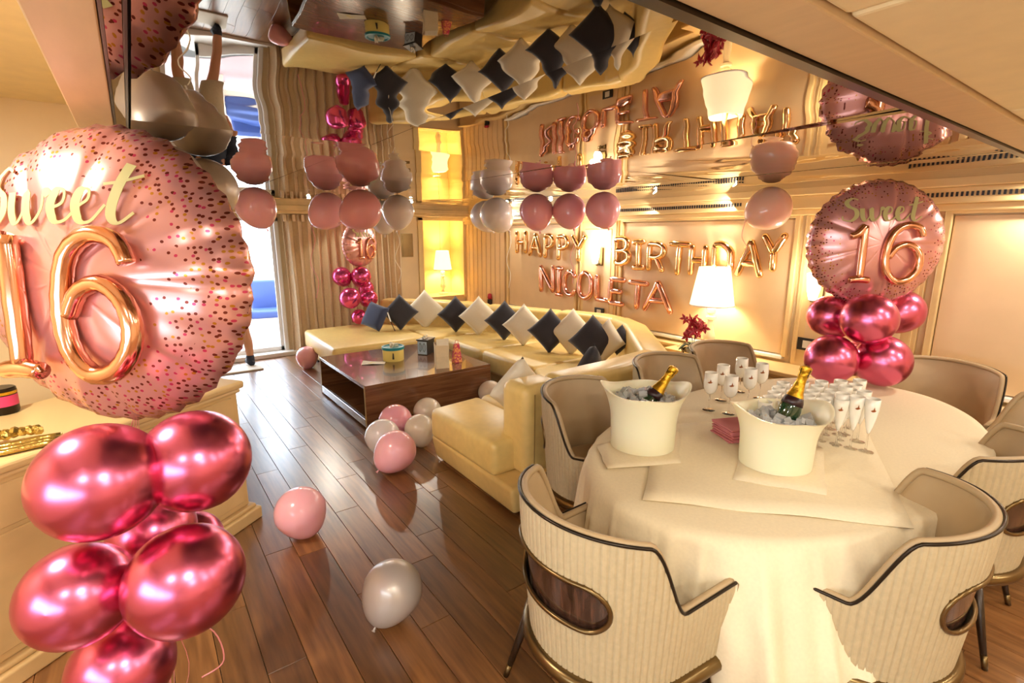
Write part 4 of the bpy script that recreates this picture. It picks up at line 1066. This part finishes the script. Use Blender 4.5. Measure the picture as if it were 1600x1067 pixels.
# tablecloth
na = 480; vs = [(0, 0, 0)]; fs = []
rings = [0.3, 0.6, 0.85, 0.95, 0.99]
for rr in rings:
    for k in range(na):
        x, y = se(2*pi*k/na, TA*rr, TB*rr); vs.append((x, y, 0.0015*sin(x*9)*sin(y*8)))
nd = 14
aF = math.atan2(-0.78, -0.78)   # longest corner of the cloth, towards the camera
def adiff(a, b): return (a-b+pi) % (2*pi)-pi
for j in range(1, nd+1):
    s = j/nd
    for k in range(na):
        a = 2*pi*k/na; x, y = se(a, TA, TB)
        wx, wy = x, y
        ang = math.atan2(wy, wx)
        d = adiff(math.atan2(y/TB, x/TA), aF)
        drop = 0.25+0.50*math.exp(-((d+0.04)/0.32)**6)+0.22*math.exp(-(adiff(math.atan2(y/TB, x/TA), rad(172))/0.3)**2)
        q1 = sin(a*9.5+0.8*sin(a*3)); q2 = sin(a*15+1.1)
        fold = math.exp(-q1*q1*9)*1.1+math.exp(-q2*q2*14)*0.7-0.45+0.12*sin(a*53)
        nrm_ = Vector((x/TA**2, y/TB**2)).normalized()
        edge = min(1, s*3)
        cb_ = math.exp(-((d+0.04)/0.31)**6)
        outw = 0.010*edge+(0.040*fold)*s**0.8*(0.9+0.7*drop)+0.02*s+0.125*cb_*min(1, s*2)
        zz = -drop*s+0.012*(1-edge)
        if s < 0.12: zz = -drop*s*0.8
        vs.append((x+nrm_.x*outw, y+nrm_.y*outw, zz))
tot = len(rings)+nd
for k in range(na): fs.append((0, 1+k, 1+(k+1) % na))
for i in range(tot-1):
    for k in range(na):
        a = 1+i*na+k; b = 1+i*na+(k+1) % na; fs.append((a, b, b+na, a+na))
tc = MB().add(vs, fs).obj('tablecloth', 'cloth', None, smooth=True, solid=0.003)
tc.location = (TX, TY, TZ+0.001); tag(tc, 'white tablecloth draped over the oval dining table with a long front corner', 'tablecloth')
# overlay cloth lying on top
CZ = TZ+0.005
def flatcloth(name, corners, z, label, cat, th=0.003, nu=16, nv=10, wob=0.003, parent=None):
    c = [Vector(p) for p in corners]; o0 = sum(c, Vector((0, 0)))/4
    vs = []; fs = []
    for j in range(nv+1):
        for i in range(nu+1):
            u = i/nu; v = j/nv
            p = (c[0]*(1-u)+c[1]*u)*(1-v)+(c[3]*(1-u)+c[2]*u)*v
            e = min(u, 1-u, v, 1-v)
            vs.append((p.x-o0.x+0.004*sin(v*9), p.y-o0.y+0.005*sin(u*11), wob*(1+sin(u*13+v*5)*sin(v*9+u*3))))
    for j in range(nv):
        for i in range(nu):
            a = j*(nu+1)+i; fs.append((a, a+1, a+nu+2, a+nu+1))
    o = MB().add(vs, fs).obj(name, 'cloth', None, smooth=True, solid=th); o.location = (o0.x, o0.y, z)
    tag(o, label, cat); return o
flatcloth('overlay_cloth', [atz(1004, 782, CZ).xy, atz(1425, 826, CZ).xy, (3.1, 1.0), (2.05, 1.52)], CZ, 'flat white overlay cloth laid along the middle of the dining table', 'cloth', 0.004)
# buckets
def bucket(loc, rz, hh, label):
    t = thing('ice_bucket', label, 'bucket', loc, rz)
    na, nz = 72, 16; vs = []; fs = []
    def pt(s, k, inner):
        a = 2*pi*k/na
        lip = 0.018*cos(2*a)+0.008*cos(4*a+0.4)
        r = 0.138+0.008*s+0.030*max(0, s-0.45)**2/0.3
        r = r*(1+0.10*s**5*abs(cos(a))**1.5)
        z = s*(hh+lip*s**3)
        if inner: r -= 0.010; z = max(z, 0.01)
        return (r*1.04*cos(a), r*0.96*sin(a), z)
    for j in range(nz+1):
        for k in range(na): vs.append(pt(j/nz, k, False))
    for j in range(nz, -1, -1):
        for k in range(na): vs.append(pt(j/nz, k, True))
    tot = 2*(nz+1)
    for i in range(tot-1):
        for k in range(na):
            a = i*na+k; b = i*na+(k+1) % na; fs.append((a, b, b+na, a+na))
    fs.append(tuple(reversed(range(na)))); fs.append(tuple((tot-1)*na+k for k in range(na)))
    MB().add(vs, fs).obj('bucket_body', 'bucket', t, smooth=True, autosmooth=60)
    return t
def ice(loc, label, seed, h):
    random.seed(seed); mb_ = MB()
    for k in range(95):
        a = random.random()*6.28; r = 0.125*math.sqrt(random.random()); z = h-0.03+random.random()*0.04-0.02*(r/0.12)
        s = random.uniform(0.011, 0.02)
        mb_.box(-s, s, -s*0.8, s*0.8, -s*0.7, s*0.7, M=Matrix.Translation((r*cos(a), r*sin(a), z)) @ Euler((random.random()*6, random.random()*6, random.random()*6)).to_matrix().to_4x4())
    o = mb_.obj('ice', 'ice', None); o.location = loc; tag(o, label, 'ice', kind='stuff'); return o
def bottle(loc, lean_dir, label, lean=32):
    t = thing('champagne_bottle', label, 'bottle', loc)
    prof = [(0.0, 0.0), (0.04, 0), (0.044, 0.01), (0.044, 0.16), (0.038, 0.2), (0.024, 0.24), (0.017, 0.28), (0.0155, 0.315), (0.0, 0.315)]
    MB().lathe(prof, 24).obj('bottle_glass', 'bottle', t, smooth=True, autosmooth=50)
    MB().lathe([(0.0430, 0.180), (0.0400, 0.197), (0.0345, 0.215)], 24, cap=False).obj('neck_label', 'dark_label', t, smooth=True, solid=0.001)
    MB().lathe([(0.0355, 0.212), (0.0265, 0.238), (0.0195, 0.275), (0.018, 0.30), (0.0205, 0.303), (0.0205, 0.318), (0.019, 0.322), (0.0235, 0.328), (0.0235, 0.345), (0.014, 0.352), (0, 0.352)], 24).obj('gold_foil_wrap', 'gold_foil', t, smooth=True, autosmooth=50)
    wr_ = MB()
    for k in range(4):
        a = k*pi/2
        wr_.tube([(0.021*cos(a), 0.021*sin(a), 0.305), (0.025*cos(a), 0.025*sin(a), 0.335), (0.008*cos(a), 0.008*sin(a), 0.355)], 0.0015, 5)
    wr_.obj('wire_cage', 'dark_trim', t)
    ax = Vector((cos(lean_dir)*sin(rad(lean)), sin(lean_dir)*sin(rad(lean)), cos(rad(lean))))
    t.rotation_euler = ax.to_track_quat('Z', 'Y').to_euler()
    return t
CZ2 = CZ+0.009
b1 = atz(1003, 694, CZ2); b2 = atz(1210, 722, CZ2)
yawv = math.atan2(R_.y, R_.x)
flatcloth('napkin', [atz(932, 694, CZ2).xy, atz(948, 730, CZ2).xy, atz(1062, 722, CZ2).xy, atz(1062, 670, CZ2).xy], CZ2-0.004, 'folded white napkin under the left ice bucket', 'napkin', 0.004, 8, 8, 0.001)
flatcloth('napkin', [atz(1145, 748, CZ2).xy, atz(1290, 772, CZ2).xy, atz(1284, 700, CZ2).xy, atz(1165, 680, CZ2).xy], CZ2-0.004, 'folded white napkin under the right ice bucket', 'napkin', 0.004, 8, 8, 0.001)
bucket((b1.x, b1.y, CZ2), yawv, 0.272, 'white flared ice bucket at the left end of the dining table')
bucket((b2.x, b2.y, CZ2), yawv+0.1, 0.24, 'white flared ice bucket in the middle of the dining table')
ice((b1.x, b1.y, CZ2), 'crushed ice filling the left bucket', 4, 0.238)
ice((b2.x, b2.y, CZ2), 'crushed ice filling the middle bucket', 9, 0.212)
bottle((b1.x-0.075, b1.y+0.02, CZ2+0.085), yawv+0.25, 'gold-necked green champagne bottle leaning right in the left bucket', 38)
bottle((b2.x-0.01, b2.y+0.0, CZ2+0.085), yawv+0.3, 'gold-necked green champagne bottle in the middle bucket', 20)
# pink paper napkins
pn = atz(1145, 684, CZ+0.01)
random.seed(2)
for k in range(9):
    o = MB().box(-0.08, 0.08, -0.08, 0.08, 0, 0.0065).obj('paper_napkin', 'napkin_pink', None, bevel=0.0015)
    o.location = (pn.x+0.03+random.uniform(-0.006, 0.006), pn.y+random.uniform(-0.006, 0.006), CZ+0.008+k*0.0075); o.rotation_euler = (0, 0, yawv+rad(12)+random.uniform(-0.12, 0.12))
    tag(o, 'dusty pink paper napkin in the stack beside the middle bucket' if k < 8 else 'topmost dusty pink paper napkin of the stack', 'napkin', 'stack of pink napkins')
# glasses
def goblet():
    t = thing('wine_glass', '', 'glass', (0, 0, 0))
    MB().lathe([(0.0, 0), (0.034, 0), (0.034, 0.002), (0.006, 0.008), (0.0035, 0.02), (0.0035, 0.085), (0.006, 0.092), (0, 0.093)], 20).obj('stem', 'clear', t, smooth=True, autosmooth=60)
    MB().lathe([(0.0, 0.09), (0.012, 0.092), (0.028, 0.108), (0.036, 0.13), (0.037, 0.16), (0.034, 0.215), (0.032, 0.215), (0.035, 0.16), (0.034, 0.13), (0.02, 0.108), (0, 0.1)], 24, cap=False).obj('bowl', 'frost', t, smooth=True)
    return t
def flute():
    t = thing('champagne_flute', '', 'glass', (0, 0, 0))
    MB().lathe([(0.0, 0), (0.032, 0), (0.032, 0.002), (0.006, 0.008), (0.0035, 0.02), (0.0035, 0.08), (0.005, 0.092), (0, 0.095)], 20).obj('stem', 'clear', t, smooth=True, autosmooth=60)
    MB().lathe([(0.0, 0.088), (0.006, 0.09), (0.014, 0.12), (0.024, 0.17), (0.029, 0.215), (0.030, 0.25), (0.028, 0.25), (0.027, 0.215), (0.022, 0.17), (0.012, 0.125), (0, 0.1)], 24, cap=False).obj('bowl', 'frost', t, smooth=True)
    return t
def emblem(t, r, z):
    MB().add([(r*cos(a)*1.0, r*sin(a), zz) for a, zz in ((-0.35, z), (-0.1, z-0.004), (0.2, z-0.002), (0.38, z+0.004), (0.2, z+0.005), (0.08, z+0.02), (-0.02, z+0.006), (-0.2, z+0.004))], [(0, 1, 2, 3, 4, 5, 6, 7)]).obj('emblem', 'emblem', t, solid=0.001)
gb = goblet(); emblem(gb, 0.0375, 0.165); fl = flute(); emblem(fl, 0.0295, 0.2)
def face(p): return math.atan2(-p.y, -p.x)
GL = [(1107, 640, 'front left wine glass, white bowl, beside the left bucket'), (1138, 646, 'white wine glass second from the left, nearest to the napkins'),
      (1126, 625, 'white wine glass behind the front two, leftmost'), (1168, 632, 'white wine glass just left of the middle bucket'), (1155, 612, 'white wine glass in the back row of the left cluster'), (1186, 622, 'white wine glass at the right of the left cluster')]
for i, (u, v, lab) in enumerate(GL):
    p = atz(u, v, CZ+0.004); o = gb if i == 0 else dup(gb)
    o.location = p; o.rotation_euler = (0, 0, face(p)-0.1+0.2*(i % 2)); o['label'] = lab; o['group'] = 'white wine glasses on the dining table'
FLs = [(1352, 706, 'white flute standing foremost right on the table'), (1328, 701, 'white flute second from the right in the front row'), (1339, 690, 'white flute just behind the two rightmost ones'), (1306, 695, 'white flute in front row closest to the middle bucket'), (1311, 680, 'white flute behind the front row beside the bucket')]
for i, (u, v, lab) in enumerate(FLs):
    p = atz(u, v, CZ+0.004); o = fl if i == 0 else dup(fl)
    o.location = p; o.rotation_euler = (0, 0, face(p)+0.25); o['label'] = lab; o['group'] = 'white champagne flutes on the dining table'
for r_ in range(5):
    for c_ in range(5):
        p = atz(1196+30*c_+7*r_, 627-7.5*r_-1.0*c_, CZ+0.235); p.z = CZ+0.002
        o = dup(fl, loc=p, rz=face(p)+0.2*(r_ % 2), label='white flute in the close rows behind the middle bucket', group='rows of white flutes behind the middle bucket'); o.scale = (1, 1, 0.93)

# ------------------------------------------------------------------ dining chairs
def make_chair():
    t = thing('dining_chair', '', 'chair', (0, 0, 0))
    # plan curve: U open to +Y.  s in [-1,1], 0 = middle of back (at -Y)
    Rr = 0.285
    arc = Rr*pi/2; st = 0.20; LT_ = arc+st
    def plan(s, off=0.0):
        l = abs(s)*LT_; sg = 1 if s >= 0 else -1
        if l <= arc:
            a = l/Rr; x, y, nx, ny = Rr*sin(a), -Rr*cos(a), sin(a), -cos(a)
        else: x, y, nx, ny = Rr, (l-arc), 1, 0
        return Vector((sg*(x+nx*off), y+ny*off, 0))
    def ztop(s):
        l = abs(s)*LT_
        e0, e1 = 0.31, 0.44
        if l < e0: return 0.875-0.02*(l/e0)**2
        if l < e1:
            q = (l-e0)/(e1-e0); q = q*q*(3-2*q); return 0.855*(1-q)+0.60*q
        return 0.60+0.02*((l-e1)/(LT_-e1))
    zb = 0.36
    def flare(z): return 1+0.13*((z-zb)/0.48)
    ncol, nrow = 396, 30
    hz0, hz1, hl = 0.545, 0.705, 0.225
    def inhole(l, z):
        cz = (hz0+hz1)/2; rr = (hz1-hz0)/2; dx = max(0, abs(l)-(hl-rr)); return (dx/rr)**2+((z-cz)/rr)**2 < 1
    vs = []; keep = set(); fs = []
    for j in range(nrow+1):
        for i in range(ncol+1):
            s = -1+2*i/ncol; zt = ztop(s); z = zb+(zt-zb)*j/nrow
            if j > nrow-2: pass
            groove = -0.0045 if i % 6 == 0 else 0.0
            top = 0.006*(1-(j/nrow)**8)
            p = plan(s, 0.018+groove+top-0.006); k = flare(z)
            vs.append((p.x*k, p.y*k-0.03*(k-1), z))
    for j in range(nrow):
        for i in range(ncol):
            s = -1+2*(i+0.5)/ncol; z = zb+(ztop(s)-zb)*(j+0.5)/nrow
            if inhole(s*LT_, z): continue
            a = j*(ncol+1)+i; fs.append((a, a+1, a+ncol+2, a+ncol+1))
    o = MB().add(vs, fs).obj('outer_shell', 'rib_fabric', t, smooth=True); o['label'] = 'ribbed beige outer shell'
    # hole rim + veneer panel
    rim = []
    rr = (hz1-hz0)/2; cz = (hz0+hz1)/2
    hh_ = hl-rr
    LZ = [(hh_+rr*cos(a), cz+rr*sin(a)) for a in [-pi/2+pi*k/16 for k in range(17)]]+[(hh_-2*hh_*k/14, cz+rr) for k in range(1, 14)]+[(-hh_+rr*cos(a), cz+rr*sin(a)) for a in [pi/2+pi*k/16 for k in range(17)]]+[(-hh_+2*hh_*k/14, cz-rr) for k in range(1, 14)]
    for l, z in LZ:
        p = plan(l/LT_, 0.019); f = flare(z); rim.append((p.x*f, p.y*f-0.03*(f-1), z))
    MB().tube(rim, 0.008, 6, closed=True).obj('opening_rim', 'bronze', t, smooth=True)
    vs = []; fs = []; nn = 24
    for j in range(2):
        for i in range(nn+1):
            l = -hl-0.02+(2*hl+0.04)*i/nn; z = (hz0-0.02, hz1+0.02)[j]; p = plan(l/LT_, 0.005); f = flare(z); vs.append((p.x*f, p.y*f-0.03*(f-1), z))
    for i in range(nn): fs.append((i, i+1, nn+2+i, nn+1+i))
    o = MB().add(vs, fs).obj('veneer_panel', 'ebony', t, smooth=True); o['label'] = 'dark striped glossy wood inset'
    # inner padding
    vs = []; fs = []; nc, nr2 = 80, 14
    for j in range(nr2+1):
        for i in range(nc+1):
            s = -1+2*i/nc; zt = ztop(s)-0.001; z = zb+(zt-zb)*j/nr2
            bul = 0.045*(sin(pi*min(1, j/nr2*0.93+0.07)))**0.6
            p = plan(s, 0.008-bul if j < nr2 else 0.006); k = flare(z); vs.append((p.x*k, p.y*k-0.03*(k-1), z))
    for j in range(nr2):
        for i in range(nc):
            a = j*(nc+1)+i; fs.append((a, a+1, a+nc+2, a+nc+1))
    # arm end caps
    o = MB().add(vs, fs).obj('inner_padding', 'taupe', t, smooth=True); o['label'] = 'smooth taupe inner padding'
    endc = MB()
    for sgn in (-1, 1):
        ev = []
        for j in range(9):
            z = zb+(ztop(1)-zb)*j/8; k = flare(z)
            a = plan(sgn, 0.02); b = plan(sgn, -0.035)
            ev += [(a.x*k, a.y*k+0.0, z), ((a.x+b.x)/2*k, a.y*k+0.02, z), (b.x*k, b.y*k, z)]
        ef = []
        for j in range(8):
            for q in range(2): ef.append((3*j+q, 3*j+q+1, 3*j+q+4, 3*j+q+3))
        endc.add(ev, ef)
    endc.obj('arm_end', 'taupe', t, smooth=True)
    # piping on the rim
    pip = []
    for i in range(121):
        s = -1+2*i/120; z = ztop(s); p = plan(s, 0.012); k = flare(z); pip.append((p.x*k, p.y*k-0.03*(k-1), z+0.002))
    MB().tube(pip, 0.0055, 8).obj('piping', 'dark_trim', t, smooth=True)
    pip2 = []
    for i in range(121):
        s = -1+2*i/120; z = ztop(s); p = plan(s, -0.004); k = flare(z); pip2.append((p.x*k, p.y*k-0.03*(k-1), z-0.002))
    MB().tube(pip2, 0.013, 8).obj('top_edge', 'taupe', t, smooth=True)
    # seat
    sp = [plan(-1+2*i/40, -0.03) for i in range(41)]
    poly = [(p.x, p.y) for p in sp]
    MB().prism(poly, 0.375, 0.475).obj('seat', 'taupe', t, bevel=0.03, bseg=4, smooth=True, autosmooth=50)
    # tube ring
    ring = [plan(-1+2*i/48, 0.018) for i in range(49)]
    ring = [(p.x, p.y, 0.335) for p in ring]
    ring = ring+[(0.2, 0.235, 0.335), (0, 0.245, 0.335), (-0.2, 0.235, 0.335)]
    MB().tube(ring, 0.026, 10, closed=True).obj('tube_frame', 'bronze', t, smooth=True)
    for sx, sy in ((-1, -1), (1, -1), (-1, 1), (1, 1)):
        x0, y0 = sx*0.225, (-0.2 if sy < 0 else 0.17)
        x1, y1 = sx*0.285, (-0.285 if sy < 0 else 0.235)
        o = MB().tube([(x0, y0, 0.345), (x1, y1, 0.0)], [0.02, 0.010], 10).obj('leg', 'darkwood_leg', t, smooth=True)
        MB().tube([(x0+(x1-x0)*0.85, y0+(y1-y0)*0.85, 0.0555), (x1, y1, 0.001)], [0.0125, 0.0108], 10).obj('ferrule', 'bronze', o, smooth=True)
    return t
ch0 = make_chair()
CH_ = [((1.23, 1.05), -6, 'dining chair nearest the camera at the left end of the table, back to camera'),
       ((1.92, 0.56), 104, 'dining chair in the right foreground beside the long cloth corner'),
       ((2.80, 0.55), 93, 'dining chair just right of the foreground one, edge of the picture'),
       ((1.95, 1.80), -72, 'dining chair left of the left ice bucket, beside the sofa back'),
       ((2.82, 1.90), -92, 'dining chair behind the left bottle, in front of the orchid'),
       ((3.48, 1.92), -100, 'dining chair behind the wine glasses, below the big lamp'),
       ((4.02, 0.90), 182, 'dining chair at the far right end of the table beside the bouquet'),
       ((3.50, 0.42), 125, 'dining chair cut off by the right edge, farthest on the near side')]
for i, ((x, y), az, lab) in enumerate(CH_):
    o = ch0 if i == 0 else dup(ch0)
    o.location = (x, y, 0); o.rotation_euler = (0, 0, rad(az-90)); o['label'] = lab; o['group'] = 'upholstered tub chairs round the dining table'

# ------------------------------------------------------------------ tray and orchid on the ledge
tp_ = (4.62, 2.83)
tr = thing('mirror_tray', 'mirrored tray with thin dark metal rail on the ledge before the lamp', 'tray', (4.20, 2.66, 0.551), rad(-30))
MB().lathe([(0, 0), (0.2, 0), (0.2, 0.012), (0, 0.012)], 32).obj('tray_base', 'mirror_tray', tr)
rl_ = MB()
for zz in (0.015, 0.085): rl_.tube([(0.2*cos(k*pi/16), 0.2*sin(k*pi/16), zz) for k in range(32)], 0.005, 6, closed=True)
for k in range(8): rl_.tube([(0.2*cos(k*pi/4), 0.2*sin(k*pi/4), 0.01), (0.2*cos(k*pi/4), 0.2*sin(k*pi/4), 0.085)], 0.004, 6)
rl_.obj('rail', 'bronze', tr)
MB().lathe([(0.197, 0.02), (0.197, 0.08)], 32, cap=False).obj('rail_glass', 'mirror_tray', tr, smooth=True)
oc = thing('potted_orchid', 'dark red flowering plant in a small white pot on the tray', 'plant', (4.13, 2.73, 0.563))
MB().lathe([(0, 0), (0.045, 0), (0.06, 0.09), (0.055, 0.09), (0.05, 0.075), (0, 0.07)], 20).obj('pot', 'white_paint', oc, smooth=True, autosmooth=40)
random.seed(21)
for k in range(7):
    a = k*0.9; ln = 0.13+0.03*random.random()
    pts = [Vector((0, 0, 0.08)), Vector((cos(a)*ln*0.5, sin(a)*ln*0.5, 0.13)), Vector((cos(a)*ln, sin(a)*ln, 0.08))]
    vs = []; fs = []
    P = smoothpath(pts, 5); side = Vector((-sin(a), cos(a), 0))
    for i, q in enumerate(P):
        w = 0.028*sin(pi*min(1, (i+0.5)/len(P)))
        vs += [tuple(q-side*w), tuple(q+side*w)]
    for i in range(len(P)-1): fs.append((2*i, 2*i+1, 2*i+3, 2*i+2))
    MB().add(vs, fs).obj('leaf', 'leafm', oc, smooth=True, solid=0.002)
for s_ in (-1, 1):
    MB().tube(smoothpath([(0, 0, 0.08), (s_*0.02, 0, 0.18), (s_*0.06, 0.01, 0.27)], 5), 0.003, 5).obj('stalk', 'leafm', oc)
fp = MB()
for i in range(5):
    a = i*2*pi/5
    fp.add([(0, 0, 0), (0.02*cos(a-0.5), 0.02*sin(a-0.5), 0.006), (0.036*cos(a), 0.036*sin(a), 0.0), (0.02*cos(a+0.5), 0.02*sin(a+0.5), 0.006)], [(0, 1, 2, 3)])
flo = None
for k in range(26):
    a = random.random()*6.28; r = 0.02+0.08*random.random(); z = 0.17+0.19*random.random()
    if flo is None:
        flo = fp.obj('flower', 'petal', oc, solid=0.004); o = flo
    else:
        o = flo.copy(); COL.objects.link(o)
    o.location = (r*cos(a), r*sin(a), z); o.rotation_euler = (random.uniform(0.4, 1.6), random.uniform(-0.6, 0.6), random.random()*6.28); o.scale = (1.6,)*3
# small jar on tray
t = thing('tray_bottle', 'small pale lidded jar on the mirrored tray beside the plant', 'jar', (4.26, 2.62, 0.563))
MB().lathe([(0, 0), (0.035, 0), (0.038, 0.06), (0.02, 0.075), (0, 0.075)], 16).obj('jar_body', 'frost', t, smooth=True)
MB().lathe([(0.02, 0.074), (0.022, 0.09), (0, 0.092)], 16).obj('lid', 'gold', t, smooth=True)
